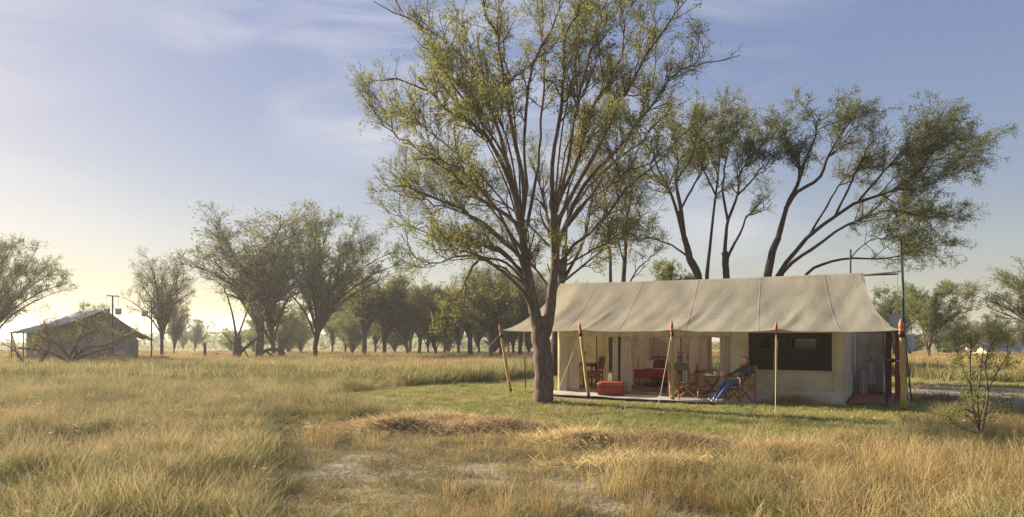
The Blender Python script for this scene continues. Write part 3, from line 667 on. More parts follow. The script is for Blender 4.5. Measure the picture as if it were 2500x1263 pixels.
def swag(ua, ub, zb):
    def fn(a, t):
        u = ua + (ub - ua) * a; low = 1.74 - (1.74 - zb) * a ** 1.1
        z = low + (2.05 - low) * t
        return Vector((u, -.12 + .05 * math.sin((t * (3 + 6 * a)) * 3) + .02 * math.sin(a * 20), z))
    return MB().sheet(fn, 40, 24)
uL_, uR_ = up(1536, BF - .12) - BU0 - BW, up(1667, BF - .12) - BU0 - BW
swag(uap, uL_, 1.12).build('front_swag', M['net'], net, True); swag(uap, uR_, 1.12).build('front_swag', M['net'], net, True)
for ua, ub in ((uap, uL_), (uap, uR_)):
    zb = 1.12
    MB().tube([(ua + (ub - ua) * a, -.15, 1.74 - (1.74 - zb) * a ** 1.1) for a in np.linspace(0, 1, 14)], .03, 6).build('swag_hem', M['net'], net, True)
def gather(u, v, w0, zt, label=None, z0=.15):
    def fn(a, t):
        z = z0 + (1.98 - z0) * t; g = abs(z - zt); wd = .04 + w0 * min(1, (g / .75) ** .8) * (1 if z > zt else .55)
        th = a * 2 * math.pi; k = 1 + .28 * math.sin(th * 7)
        return Vector((u + wd * k * math.cos(th) * .55 + (.16 * (z - zt) if z > zt else 0), v + wd * .35 * k * math.sin(th), z))
    MB().sheet(fn, 56, 18).build('gathered_corner', M['net'], net, True)
    MB().lathe([(.045, zt - .03), (.05, zt), (.045, zt + .03)], (u, v, 0), 10).build('tie_band', M['linen'], net, True)
gather(up(1671, BF - .2) - BU0 - BW, -.2, .26, 1.20); gather(up(1543, BF - .1) - BU0 - BW, -.12, .10, 1.02)
gather(up(1710, BF + .6) - BU0 - BW, .6, .17, 1.25)
# bedside lamps and tables
def wall_lamp(label, px, v, pyz):
    u = up(px, v); z = zp(pyz, u, v); o = thing('reading_lamp', label, 'lamp', W(u, v, FZ), TA, 'bedside reading lamps')
    z -= FZ
    MB().tube([(.16, .02, 0), (.16, .02, z + .06), (.13, .0, z + .14), (.04, -.03, z + .15), (0, -.04, z + .10)], .009, 6).build('stem', M['brass'], o, True)
    MB().lathe([(.075, -.02), (.07, .02), (.045, .07), (.02, .10), (.012, .13)], (0, -.04, z - .03), 14).build('shade', M['brass'], o, True)
    MB().lathe([(.07, 0), (.07, .02), (.02, .03)], (.16, .02, 0), 12).build('foot', M['brass'], o, True)
wall_lamp('brass reading lamp right of the beds', 1695, 2.9, 876); wall_lamp('brass reading lamp left of the beds near the curtain', 1546, 2.4, 876)
def round_table(name, label, px, v, r, h, m='redboard'):
    o = thing(name, label, 'table', W(up(px, v), v, FZ), TA)
    MB().lathe([(r, h - .03), (r, h)], n=20).build('table_top', M[m], o)
    for q in range(3):
        a = q * 2.094 + .4; MB().tube([(math.cos(a) * r * .75, math.sin(a) * r * .75, 0), (math.cos(a + 2.2) * r * .6, math.sin(a + 2.2) * r * .6, h - .03)], .014, 6).build('leg', M['black'], o)
round_table('bedside_table', 'small dark bedside table right of the beds', 1706, 2.6, .24, .52)
fl = thing('silver_flask', 'small pale flask on the dark bedside table', 'flask', W(up(1703, 2.6), 2.6, FZ + .52), TA)
MB().lathe([(.035, 0), (.038, .11), (.02, .14), (.018, .19)], n=12).build('body', M['brass'], fl, True); MB().lathe([(.02, .19), (.02, .22)], n=10).build('stopper', M['black'], fl)
vs_ = thing('pale_figurine', 'pale carved lamp base left of the beds', 'lamp base', W(up(1547, 2.2), 2.2, FZ + .45), TA)
MB().lathe([(.05, 0), (.065, .06), (.05, .16), (.07, .24), (.04, .32), (.02, .36)], n=14).build('body', M['linen'], vs_, True)
round_table('side_table', 'low dark side table left of the beds', 1546, 2.2, .17, .45)
# rug
rg = thing('woven_rug', 'dark red woven rug on the tent floor before the beds', 'rug', W(up(1625, .9), .95, FZ + .004), TA)
MB().box((0, 0, .005), (2.6, 1.3, .01)).build('pile', M['rug'], rg)
# desk, desk lamp, chair with throw
DU, DV = up(1424, 1.6), 1.75
dk = thing('writing_desk', 'small wooden folding desk inside the left opening', 'desk', W(DU, DV, FZ), TA)
MB().box((0, 0, .70), (.72, .45, .03)).build('desk_top', M['table_wood'], dk)
for sx in (-.3, .3):
    for sy in (-.17, .17): MB().box((sx, sy, .342), (.04, .04, .684)).build('leg', M['redboard'], dk)
MB().box((0, .19, .63), (.6, .02, .09)).build('apron', M['table_wood'], dk)
dl = thing('desk_lamp', 'brass desk lamp on the wooden desk', 'lamp', W(DU - .02, DV + .05, FZ + .716), TA)
MB().lathe([(.06, 0), (.06, .015), (.012, .03), (.01, .30)], n=12).build('stand', M['brass'], dl, True); MB().lathe([(.085, .28), (.06, .34), (.02, .38)], n=14).build('shade', M['brass'], dl, True)
bt = thing('dark_bottle', 'short dark bottle on the wooden desk', 'bottle', W(DU - .14, DV - .06, FZ + .716), TA)
MB().lathe([(.032, 0), (.034, .10), (.014, .14), (.014, .19)], n=12).build('glass', M['black'], bt, True); MB().lathe([(.016, .19), (.016, .205)], n=10).build('cap', M['brass'], bt)
nb = thing('open_notebook', 'pale papers lying on the desk top', 'papers', W(DU + .18, DV - .03, FZ + .716), TA)
MB().box((0, 0, .008), (.24, .17, .012)).build('pages', M['linen'], nb); MB().box((0, 0, .001), (.26, .19, .002)).build('cover', M['seam'], nb)
# ------------------------------------------------------------------ folding campaign chairs
def campaign_chair(name, label, cloth='olive', wood='chairwood', group='folding wooden armchairs', w=.58, d=.46, seat=.44, arm=.64, top=.93, loc_=(0, 0, 0), rz=0):
    """local frame: faces -y"""
    o = thing(name, label, 'chair', loc_, rz, group); hx, hy = w / 2, d / 2; wm = M[wood]
    for sx in (-1, 1):
        for sy in (-1, 1):
            MB().box((sx * hx, sy * hy, (arm - .02 if sy < 0 else arm - .02) / 2), (.034, .046, arm - .02)).build('leg', wm, o, bevel=.004)
        ar = MB().box((sx * hx, -.02, arm), (.055, d + .12, .028)).build('arm_rest', wm, o, bevel=.006)
        MB().box((sx * hx, 0, .30), (.026, d - .046, .05)).build('side_rail', wm, o)
        for q in range(4):
            y = -hy + d * (q + 1) / 5
            MB().box((sx * hx, y, (.325 + arm - .014) / 2), (.016, .02, arm - .014 - .325)).build('slat', wm, ar)
        MB().bar((sx * hx, hy, arm + .014), (sx * hx, hy + .06, top), .026, .04, (1, 0, 0)).build('back_post', wm, o)
    for sy in (-1, 1):
        y = sy * (hy - .045)
        for s in (-1, 1):
            MB().bar((-s * (hx - .03), y + s * .016, .035), (s * (hx - .03), y + s * .016, seat - .015), .026, .042, (0, 1, 0)).build('cross_brace', wm, o)
    MB().sheet(lambda a, t: Vector(((a - .5) * (w - .06), (t - .5) * d, seat - .035 * math.sin(math.pi * a))), 12, 6).build('seat', M[cloth], o, True, .008)
    MB().sheet(lambda a, t: Vector(((a - .5) * (w + .03), hy + .02 + .045 * math.sin(math.pi * a) + .035 * t, top - .21 + .20 * t)), 14, 5).build('backrest', M[cloth], o, True, .010)
    for sx in (-1, 1): MB().box((sx * (hx - .03), 0, seat - .005), (.03, d, .03)).build('seat_rail', wm, o)
    return o
ch1 = campaign_chair('folding_armchair', 'empty wooden folding armchair with olive canvas beside the third post', loc_=gnd(1670, 975) + Vector((0, 0, .03)), rz=R(17))
CH2 = gnd(1806, 985) + Vector((0, 0, .03)); CR2 = R(-67)
ch2 = campaign_chair('folding_armchair', 'wooden folding armchair in which the woman sits', loc_=CH2, rz=CR2)
# desk chair with a throw over its back
q_ = W(up(1446, 1.1), 1.15, FZ)
ch3 = campaign_chair('desk_chair', 'wooden folding chair with striped throw at the desk', cloth='blanket', group='folding wooden armchairs', arm=.46, seat=.44, top=.95, w=.46, loc_=q_, rz=R(-115))
MB().box((0, 0, .475), (.42, .42, .05)).build('seat_cushion', M['red'], ch3, bevel=.02)
MB().sheet(lambda a, t: Vector(((a - .5) * .40, .20 + .10 * math.sin(t * math.pi), .55 + (.42 * (1 - abs(2 * t - 1)) if t < .98 else .02) + .0 * a)) + Vector((0, .06 * t, 0)), 10, 14).build('throw', M['blanket'], ch3, True, .012)

# ------------------------------------------------------------------ pouf
pf = thing('floor_pouf', 'big red striped rectangular pouf on the ground sheet', 'pouf', gnd(1497, 969) + Vector((0, .38, .028)), R(-9))
def poufn(a, t):
    th = a * 2 * math.pi; ph = (t - .5) * math.pi; q = lambda s, e: math.copysign(abs(s) ** e, s)
    c = abs(math.cos(ph)) ** .14; wob = 1 + .02 * math.sin(th * 9) + .012 * math.sin(th * 17 + 1)
    return Vector((.385 * q(math.cos(th), .20) * c * wob, .34 * q(math.sin(th), .20) * c * wob, .17 + .165 * q(math.sin(ph), .35) + .02 * (math.sin(ph) > .9)))
MB().sheet(poufn, 96, 24).build('cover', M['pouf'], pf, True)
for z in (.312,):
    MB().tube([(.392 * math.copysign(abs(math.cos(t)) ** .28, math.cos(t)), .347 * math.copysign(abs(math.sin(t)) ** .28, math.sin(t)), z) for t in np.linspace(0, 2 * math.pi, 60)], .008, 5, False).build('piping', M['finial'], pf, True)

# ------------------------------------------------------------------ tea table and its things
TT = gnd(1738, 973) + Vector((0, 0, .03)); TH = .535
tb = thing('tea_table', 'round folding wooden tea table on crossed black legs', 'table', TT, R(-12))
MB().lathe([(.235, TH - .045), (.24, TH - .04), (.24, TH - .004), (.235, TH)], n=28).build('table_top', M['table_wood'], tb)
for s in (-1, 1):
    for y in (-.11, .11):
        MB().tube([(-s * .20, y + s * .012, 0), (s * .17, y + s * .012, TH - .045)], .011, 6).build('leg', M['black'], tb)
    MB().tube([(-s * .20, -.13, .02), (-s * .20, .13, .02)], .009, 6).build('foot_bar', M['black'], tb)
tr = thing('serving_tray', 'brown wooden tray lying on the tea table', 'tray', TT + Vector((0, 0, TH)), R(-12))
MB().box((0, 0, .006), (.40, .28, .012)).build('tray_base', M['tray_wood'], tr)
for c_, s_ in (((0, -.14, .025), (.41, .014, .05)), ((0, .14, .025), (.41, .014, .05)), ((-.2, 0, .025), (.014, .266, .05)), ((.2, 0, .025), (.014, .266, .05))): MB().box(c_, s_).build('tray_rim', M['tray_wood'], tr, bevel=.004)
def onT(x, y, z=.012): return TT + Matrix.Rotation(R(-12), 3, 'Z') @ Vector((x, y, TH + z))
def mug(name, label, p, rz=0, s=1.0):
    o = thing(name, label, 'mug', p, rz)
    MB().lathe([(.036 * s, 0), (.040 * s, .004), (.041 * s, .095 * s), (.037 * s, .097 * s), (.035 * s, .012)], n=18).build('cup', M['china'], o, True)
    MB().tube([(.039 * s, 0, .078 * s), (.062 * s, 0, .074 * s), (.070 * s, 0, .05 * s), (.058 * s, 0, .026 * s), (.039 * s, 0, .022 * s)], .006, 6).build('handle', M['china'], o, True)
    return o
mug('white_mug', 'tall white mug on the left of the tray', onT(-.13, -.03), 2.6)
sb = thing('sugar_bowl', 'low round white lidded bowl on the tray', 'bowl', onT(-.055, -.07))
MB().lathe([(.03, 0), (.055, .02), (.058, .045), (.045, .065)], n=18).build('bowl', M['china'], sb, True); MB().lathe([(.046, .065), (.03, .08), (.008, .085), (.012, .10), (.004, .105)], n=14).build('lid', M['china'], sb, True)
mj = thing('milk_jug', 'small white milk jug at the tray front', 'jug', onT(.02, -.09))
MB().lathe([(.026, 0), (.036, .02), (.030, .05), (.034, .062)], n=16).build('body', M['china'], mj, True); MB().tube([(.03, 0, .05), (.05, 0, .045), (.05, 0, .022), (.032, 0, .016)], .005, 6).build('handle', M['china'], mj, True)
fp = thing('coffee_press', 'tall coffee pot with plunger rod and handle on the tray', 'coffee pot', onT(.09, .02))
MB().lathe([(.05, 0), (.052, .01), (.052, .15), (.056, .165)], n=18).build('pot', M['china'], fp, True); MB().lathe([(.056, .165), (.045, .18), (.01, .187)], n=16).build('lid', M['steel'], fp, True)
MB().tube([(0, 0, .185), (0, 0, .25)], .004, 6).build('plunger_rod', M['steel'], fp); MB().lathe([(.004, .25), (.012, .258), (.004, .27)], n=10).build('plunger_knob', M['black'], fp, True)
MB().tube([(.05, 0, .15), (.09, 0, .15), (.10, 0, .09), (.085, 0, .03), (.05, 0, .03)], .008, 6).build('handle', M['china'], fp, True)
sp = thing('tea_strainer', 'small shiny spoon dish right of the coffee pot', 'dish', onT(.165, -.06))
MB().lathe([(.022, 0), (.032, .012), (.034, .022)], n=14).build('dish', M['china'], sp, True); MB().tube([(0, 0, .015), (.02, .02, .06)], .004, 5).build('handle', M['steel'], sp)

# ------------------------------------------------------------------ the seated woman (local frame of her chair: she faces -y)
pw = thing('person', 'woman in grey jacket and blue jeans lounging with a mug', 'person', CH2, CR2)
SK = []  # (key, pos, radius)
J = dict(
 pelvis=(0, .04, .50, .125), waist=(0, .10, .62, .105), chest=(0, .155, .755, .125), neck0=(0, .185, .885, .055), neck=(0, .175, .935, .045), head=(0, .165, 1.0, .05),
 shL=(-.155, .18, .845, .062), shR=(.155, .18, .845, .062),
 # left arm (away from the camera side) reaches out with the mug; right forearm rests in the lap
 elL=(-.29, .02, .70, .042), wrL=(-.285, -.20, .68, .028), paL=(-.285, -.255, .69, .026),
 elR=(.245, .10, .64, .043), wrR=(.12, -.10, .60, .028), paR=(.075, -.145, .59, .026),
 hipL=(-.085, -.02, .49, .088), hipR=(.085, -.02, .49, .088),
 knL=(-.10, -.40, .50, .06), knR=(.05, -.38, .47, .062), caL=(-.10, -.52, .36, .054), caR=(.045, -.52, .33, .056), anL=(-.09, -.73, .115, .036), anR=(.03, -.74, .09, .037),
 heL=(-.09, -.735, .055, .036), heR=(.03, -.74, .04, .036), toL=(-.10, -.90, .115, .032), toR=(.02, -.91, .085, .034))
ED = [('pelvis', 'waist'), ('waist', 'chest'), ('chest', 'neck0'), ('neck0', 'neck'), ('neck', 'head'), ('chest', 'shL'), ('chest', 'shR'), ('shL', 'elL'), ('elL', 'wrL'), ('wrL', 'paL'), ('shR', 'elR'), ('elR', 'wrR'), ('wrR', 'paR'),
 ('pelvis', 'hipL'), ('pelvis', 'hipR'), ('hipL', 'knL'), ('hipR', 'knR'), ('knL', 'caL'), ('knR', 'caR'), ('caL', 'anL'), ('caR', 'anR'), ('anL', 'heL'), ('anR', 'heR'), ('heL', 'toL'), ('heR', 'toR')]
# fingers: chains from each palm; the left hand closes round the mug, the right one lies half curled
MUG = Vector((-.315, -.295, .655))
def fing(side, k, a, b_, c_, r=.0085):
    for nm, p in zip('abc', (a, b_, c_)): J['f%s%d%s' % (side, k, nm)] = (*p, r if nm != 'c' else r * .8)
    ED.append(('pa' + side, 'f%s%da' % (side, k))); ED.append(('f%s%da' % (side, k), 'f%s%db' % (side, k))); ED.append(('f%s%db' % (side, k), 'f%s%dc' % (side, k)))
for k in range(4):
    z = .735 - .021 * k; ln = (1.0, 1.06, 1.0, .85)[k]
    fing('L', k, (-.268, -.285, z), (-.272, -.285 - .045 * ln, z), (-.315, -.335 - .012 * ln, z))
fing('L', 4, (-.30, -.245, .72), (-.345, -.262, .735), (-.358, -.295, .728), .0095)
for k in range(4):
    ln = (1.0, 1.08, 1.0, .82)[k]; x = .06 - .0 * k; dy = .02 * k
    fing('R', k, (.045 - .004 * k, -.155 + dy - .012, .592), (.005, -.175 + dy * 1.1 - .012, .592 - .004 * k), (-.022 * ln, -.185 + dy * 1.1 - .01, .572))
fing('R', 4, (.065, -.178, .602), (.035, -.205, .60), (.012, -.213, .592), .0095)
names = list(J)
bm_me = bpy.data.meshes.new('body_skel'); bm_me.from_pydata([J[k][:3] for k in names], [(names.index(a), names.index(b_)) for a, b_ in ED], [])
tmp = bpy.data.objects.new('body_skel', bm_me); COL.objects.link(tmp)
sk = tmp.modifiers.new('skin', 'SKIN'); sk.use_smooth_shade = True; sk.branch_smoothing = .6
for i, k in enumerate(names):
    sv = bm_me.skin_vertices[0].data[i]; r_ = J[k][3]; sv.radius = (r_, r_)
    if k in ('pelvis', 'waist', 'chest'): sv.radius = (r_ * 1.15, r_ * .82)
    sv.use_root = (k == 'pelvis')
sb2 = tmp.modifiers.new('sub', 'SUBSURF'); sb2.levels = sb2.render_levels = 2
dg = bpy.context.evaluated_depsgraph_get(); body_me = bpy.data.meshes.new_from_object(tmp.evaluated_get(dg)); bpy.data.objects.remove(tmp)
body_me.name = 'body'
for k in ('skin', 'jacket', 'jeans', 'shoe', 'sole'): body_me.materials.append(M[k])
segs = [(Vector(J[a][:3]), Vector(J[b_][:3]), a, b_) for a, b_ in ED]
def mat_of(p):
    best = None
    for a, b_, ka, kb in segs:
        d = b_ - a; t = max(0, min(1, (p - a).dot(d) / d.length_squared)); q = (a + d * t - p).length - (J[ka][3] * (1 - t) + J[kb][3] * t)
        if best is None or q < best[0]: best = (q, ka, kb, t)
    _, ka, kb, t = best
    if kb.startswith('f') or kb.startswith('pa') or ka.startswith('f'): return 0
    if kb == 'head' or kb == 'neck': return 0
    if kb[:2] == 'he' or kb[:2] == 'to': return 4 if p.z < (.035 + (.03 if 'L' in kb else 0) + (.05 if kb[:2] == 'to' else 0) * t) else 3
    if kb[:2] == 'an': return 3 if t > .95 else 2
    if kb[:3] == 'hip' or kb[:2] in ('kn', 'ca'): return 2
    if kb == 'waist': return 2 if t < .25 else 1
    return 1
body_me.polygons.foreach_set('material_index', [mat_of(p_.center) for p_ in body_me.polygons])
body = bpy.data.objects.new('body', body_me); COL.objects.link(body); body.parent = pw
# head: one shaped surface, with face features and hair as children of the person
HC = Vector((0, .15, 1.035)); HR = Matrix.Rotation(R(12), 3, 'Z')
def headf(a, t):
    th = a * 2 * math.pi; ph = (t - .5) * math.pi; p = Vector((math.cos(th) * math.cos(ph) * .073, math.sin(th) * math.cos(ph) * .092, math.sin(ph) * .108))
    f = max(0, -p.y / .092)
    if p.z < 0: p.x *= 1 - .28 * (-p.z / .108) ** 1.5; p.y *= 1 - .10 * (-p.z / .108)
    nose = math.exp(-(p.x / .014) ** 2 - ((p.z + .012) / .022) ** 2) * (p.y < 0); p.y -= .022 * nose
    brow = math.exp(-((p.z - .03) / .012) ** 2) * f ** 3; p.y -= .004 * brow
    eye = math.exp(-((abs(p.x) - .031) / .013) ** 2 - ((p.z - .012) / .011) ** 2) * (p.y < 0); p.y += .007 * eye
    lip = math.exp(-(p.x / .022) ** 2 - ((p.z + .047) / .010) ** 2) * (p.y < 0); p.y -= .006 * lip
    chin = math.exp(-(p.x / .024) ** 2 - ((p.z + .085) / .016) ** 2) * (p.y < 0); p.y -= .010 * chin
    return HC + HR @ p
MB().sheet(headf, 56, 44).build('head', M['skin'], pw, True)
fe = MB()
for s in (-1, 1):
    MB().lathe([(.002, -.006), (.009, -.003), (.010, 0), (.008, .004), (.002, .006)], HC + HR @ Vector((s * .031, -.078, .012)), 10).build('eye', M['eye'], pw, True)
    MB().lathe([(.004, -.03), (.012, -.015), (.014, .01), (.010, .025), (.003, .03)], HC + HR @ Vector((s * .071, .008, -.005)), 8).build('ear', M['skin'], pw, True)
MB().tube([HC + HR @ Vector((x, -.0905 + 1.6 * x * x, -.046)) for x in np.linspace(-.022, .022, 7)], [.002, .004, .005, .0045, .005, .004, .002], 6).build('mouth', M['lip'], pw, True)
def hairf(a, t):
    th = a * 2 * math.pi; ph = math.pi / 2 - t * math.pi * .86
    p = Vector((math.cos(th) * math.cos(ph) * .088, math.sin(th) * math.cos(ph) * .108 + .016, math.sin(ph) * .122 + .008))
    wave = 1 + .05 * math.sin(th * 11 + t * 9) + .03 * math.sin(th * 23 + t * 17); p.x *= wave; p.y *= wave
    front = max(0, -math.sin(th)) ** 1.5
    if t > .34: p = p.lerp(Vector((p.x * .92, max(p.y, .02) if front > .25 else p.y, p.z)), min(1, (t - .34) * 9))
    if t > .55: p.x *= 1.12 - .2 * (t - .55); p.y = p.y * 1.08 + .012
    return HC + HR @ p
MB().sheet(hairf, 64, 30).build('hair', M['hair'], pw, True, .006)
# open jacket front, collar and cuffs
MB().sheet(lambda a, t: Vector((.07 * math.cos(a * 2 * math.pi), .18 + .062 * math.sin(a * 2 * math.pi) - .01, .882 + .05 * t + .012 * math.sin(a * 2 * math.pi + 1.5))), 24, 4).build('collar', M['jacket'], pw, True, .008)
for s in (-1, 1):
    MB().sheet(lambda a, t: Vector((s * (.012 + .055 * a + .03 * t), .185 - .135 * (1 - .35 * t * t) - .012 * math.sin(t * 9) - .0 * a + .02 * a, .60 + .29 * t)), 4, 16).build('jacket_front', M['jacket'], pw, True, .008)
mug('white_mug', 'white mug held in the seated woman\'s outstretched hand', CH2 + Matrix.Rotation(CR2, 3, 'Z') @ MUG, CR2 + 2.2)
# ------------------------------------------------------------------ wash area at the right end: canvas screen, deck, boards, towels, shower gear
an = thing('wash_screen', 'grey canvas privacy screen wall behind the hanging towels', 'canvas screen', TC, TA)
AU0, AU1, AV = 7.80, up(2160, 3.6), 3.6
def anf(a, t):
    u = AU0 + (AU1 - AU0) * a; z = .06 + 1.86 * t
    return Vector((u, AV + .05 * math.sin(u * 6 + z * 2.4) * math.sin(math.pi * a) + .03 * math.sin(u * 14 - z * 5) * math.sin(math.pi * a), z))
MB().sheet(anf, 30, 26).build('canvas', M['canvas_grey'], an, True, .006)
MB().sheet(lambda a, t: Vector((AU1 + .01 * math.sin(a * 9), AV - .9 * a, .06 + 1.86 * t)), 20, 10).build('side_canvas', M['canvas_grey'], an, True, .006)
MB().tube([(AU0, AV - .03, 1.9), (AU1 + .02, AV - .03, 1.9)], .016, 6).build('top_rail', M['steel'], an); MB().tube([(AU1, AV - .02, 0), (AU1, AV - .02, 1.93)], .016, 6).build('corner_pole', M['steel'], an)
MB().tube([(AU0 - .02, .05, 1.80), (POSTU[4], -.3, 1.80)], .014, 6).build('front_rail', M['steel'], an)
dkm = thing('slatted_deck', 'red brown slatted wooden deck of the wash area', 'deck', W(7.84, .12, .0), TA)
nsl = 34; du = (POSTU[4] - .18 - 7.84); sl0 = None
for q in range(nsl):
    y = .05 + q * (AV - .25) / nsl
    if sl0 is None:
        s_ = MB().box((du / 2, 0, .075), (du, .062, .022)).build('slat', M['deckslat'], dkm); sl0 = s_
    else: s_ = sl0.copy(); COL.objects.link(s_); s_.parent = dkm
    s_.location = (random.uniform(-.008, .008), y, random.uniform(-.002, .002))
for x in (.1, du / 2, du - .1): MB().box((x, (AV - .25) / 2, .032), (.06, AV - .3, .064)).build('joist', M['redboard'], dkm)
for k_, (px, lab) in enumerate([(2169, 'dark red brown upright board left of the shower tap'), (2193, 'dark red brown upright board behind the corner post')]):
    v = 1.9 - k_ * .5; o = thing('upright_board', lab, 'board', W(up(px, v), v, .086), TA, 'upright boards of the shower')
    MB().box((0, 0, .86), (.15, .035, 1.72)).build('board', M['redboard'], o, bevel=.006)
    MB().box((.0, -.045, .98), (.10, .05, .012)).build('soap_shelf', M['china'], o); MB().box((.0, -.03, .955), (.02, .03, .04)).build('bracket', M['steel'], o)
ta = thing('shower_tap', 'black round shower tap between the two boards', 'tap', W(up(2180, 1.75), 1.75, 1.06), TA)
MB().lathe([(.02, -.05), (.05, -.04), (.055, 0), (.03, .03)], n=14, axis=(0, -1, 0)).build('valve', M['black'], ta, True); MB().tube([(0, .02, 0), (0, .04, .5), (-.05, .0, .6)], .01, 6).build('pipe', M['black'], ta, True)
MB().tube([(-.06, -.03, 0), (.06, -.03, 0)], .008, 6).build('lever', M['black'], ta)
for px, py0, py1, lab in [(2109, 902, 963, 'lower grey towel hanging left before the canvas screen'), (2127, 882, 940, 'higher grey towel hanging right before the canvas screen')]:
    v = 2.9; u = up(px, v); zt, zb = zp(py0, u, v), zp(py1, u, v); o = thing('towel', lab, 'towel', W(u, v, 0), TA, 'hanging towels')
    MB().sheet(lambda a, t: Vector(((a - .5) * (.15 + .05 * (1 - t)), -.035 + .02 * math.sin(a * 12) + .012 * (1 - t), zb + (zt - zb) * t)), 18, 14).build('front_fold', M['towel'], o, True, .012)
    MB().sheet(lambda a, t: Vector(((a - .5) * .17 - .03, .03 + .015 * math.sin(a * 9), zb + .12 + (zt - zb - .12) * t)), 14, 10).build('back_fold', M['towel'], o, True, .012)
    MB().tube([(-.10, 0, zt), (.11, 0, zt)], .014, 8).build('rail', M['black'], o); MB().tube([(.0, .0, zt), (0, .0, zt + .09)], .014, 8).build('hook', M['black'], o)
    MB().tube([(.1, .0, zt), (.1, .6, zt)], .008, 6).build('arm', M['black'], o)
# tall shower mast
mb_ = gnd(2214, 985); md = mb_.y
ms = thing('shower_mast', 'tall dark metal mast with cross bar beside the right tent end', 'mast', mb_)
tp = at(2199, 583, md) - mb_
MB().tube([(0, 0, 0), tp], .026, 8).build('mast_pole', M['steel'], ms, True)
MB().tube([tp + Vector((-.05, 0, -.02)), tp + Vector((.07, 0, .03))], .018, 6).build('top_arm', M['steel'], ms)
ra = W(8.0, RV, RZ - .05) - mb_; MB().tube([ra, at(2201, 663, md) - mb_], .02, 8).build('cross_bar', M['steel'], ms)
m2_ = W(7.75, RV + .3, 0); o = thing('short_mast', 'short dark pole end rising behind the ridge', 'pole', m2_ + Vector((0, 0, float(terrain(0, m2_.y)))))
MB().tube([(0, 0, 0), (0, 0, 4.0)], .024, 8).build('shaft', M['steel'], o, True); MB().lathe([(.03, 3.98), (.03, 4.03), (.012, 4.05)], n=10).build('cap', M['steel'], o)
grp = thing('green_rope', 'thin green rope hanging along the tall shower mast', 'rope', mb_)
MB().tube([at(2190, 664, md) - mb_, at(2192, 700, md) - mb_, at(2193, 755, md) - mb_, at(2178, 772, md + .1) - mb_], .007, 5).build('strand', M['greenrope'], grp, True)
MB().tube([tp + Vector((.05, -.02, 0)), at(2206, 660, md - .03) - mb_, at(2208, 760, md - .03) - mb_, at(2210, 810, md - .03) - mb_], .008, 5).build('strand', M['greenrope'], grp, True)
for px0, px1, py0, py1, dd, lab in [(2173, 2202, 769, 803, .35, 'grey canvas bucket hanging beside the mast above the eave'), (2211, 2231, 818, 858, .1, 'pale grey canvas bucket hanging right of the corner post')]:
    c = at((px0 + px1) / 2, py1, md + dd); s = (md + dd) / F; w_, h_ = (px1 - px0) * s, (py1 - py0) * s
    o = thing('shower_bucket', lab, 'bucket', c, R(20))
    MB().lathe([(w_ * .47, 0), (w_ * .5, .02), (w_ * .52, h_), (w_ * .47, h_), (w_ * .45, .04)], n=20).build('bucket', M['bucket'], o, True)
    MB().tube([(-w_ * .5, 0, h_), (-w_ * .2, 0, h_ + .10), (0, 0, h_ + .14), (w_ * .2, 0, h_ + .10), (w_ * .5, 0, h_)], .008, 5).build('bail', M['rope'], o, True)
    MB().lathe([(.05, -.05), (.03, -.01), (.02, 0.0)], n=12).build('rose', M['steel'], o, True)
o = thing('leaning_pole', 'thin dark pole leaning outward right of the corner post', 'pole', gnd(2226, 984)); MB().tube([(0, 0, 0), at(2213, 858, md + .15) - gnd(2226, 984)], .016, 6).build('shaft', M['steel'], o, True); MB().lathe([(.03, 0), (.02, .03)], n=8).build('foot', M['steel'], o)
o = thing('drain_hose', 'pale bluish hose trailing to the ground right of the corner post', 'hose', gnd(2219, 992)); g_ = gnd(2219, 992)
MB().tube([at(2211, 865, md + .1) - g_, at(2212, 920, md + .12) - g_, at(2216, 960, md + .1) - g_, at(2224, 985, md + .05) - g_, (.14, .0, .015)], .014, 6).build('tube', M['hose'], o, True); MB().tube([at(2212, 920, md + .12) - g_, at(2214, 975, md + .15) - g_, (.04, .1, .015)], .012, 6).build('branch_tube', M['hose'], o, True)

# ------------------------------------------------------------------ the tent at the far left
LO = base(205, 46.0); s46 = 46 / F
lt = thing('gabled_tent', 'grey canvas gable tent in the meadow at the far left', 'tent', LO)
def L(px, py, d): return at(px, py, d) - LO
M['ltroof'] = mat('grey_fly', (.42, .41, .40), .85, var=.12, scale=.8, bump=.2, bscale=3, trans=.1)
M['ltwall'] = mat('grey_green_wall', (.36, .335, .28), .9, var=.12, scale=1.2, trans=.1); M['ltwall2'] = mat('grey_wall_panel', (.36, .34, .32), .9, var=.1, scale=1.2, trans=.1)
zg = lambda d: float(terrain(0, d)) - LO.z
def slope(p00, p01, p10, p11, sag=.18):
    return lambda a, t: (p00.lerp(p01, a)).lerp(p10.lerp(p11, a), t) - Vector((0, 0, sag * math.sin(math.pi * t) * (.8 + .2 * math.sin(a * 9)) + .03 * math.sin(a * 22)))
AP, RB = L(258, 757, 45.5), L(143, 765, 53)
MB().sheet(slope(AP, RB, L(62, 814, 45.2), L(10, 814, 51), .15), 24, 16).build('fly_left', M['ltroof'], lt, True, .02)
MB().sheet(slope(AP, RB, L(377, 831, 45.2), L(300, 822, 54), .12), 24, 12).build('fly_right', M['ltroof'], lt, True, .02)
gl, gr, gt = L(64, 815, 46.5), L(338, 826, 46.5), L(258, 764, 46.5)
base_z = zg(46.5)
def gab(a, t):
    x = gl.x + (gr.x - gl.x) * a; ft = (gt.x - gl.x) / (gr.x - gl.x); top = gl.z + .06 + (gt.z - gl.z) * (max(0, a / ft) ** 1.1) if a < ft else gt.z - .1 + (gr.z - gt.z) * ((a - ft) / (1 - ft))
    return Vector((x, gl.y + .03 * math.sin(x * 3), base_z + (top - base_z) * t))
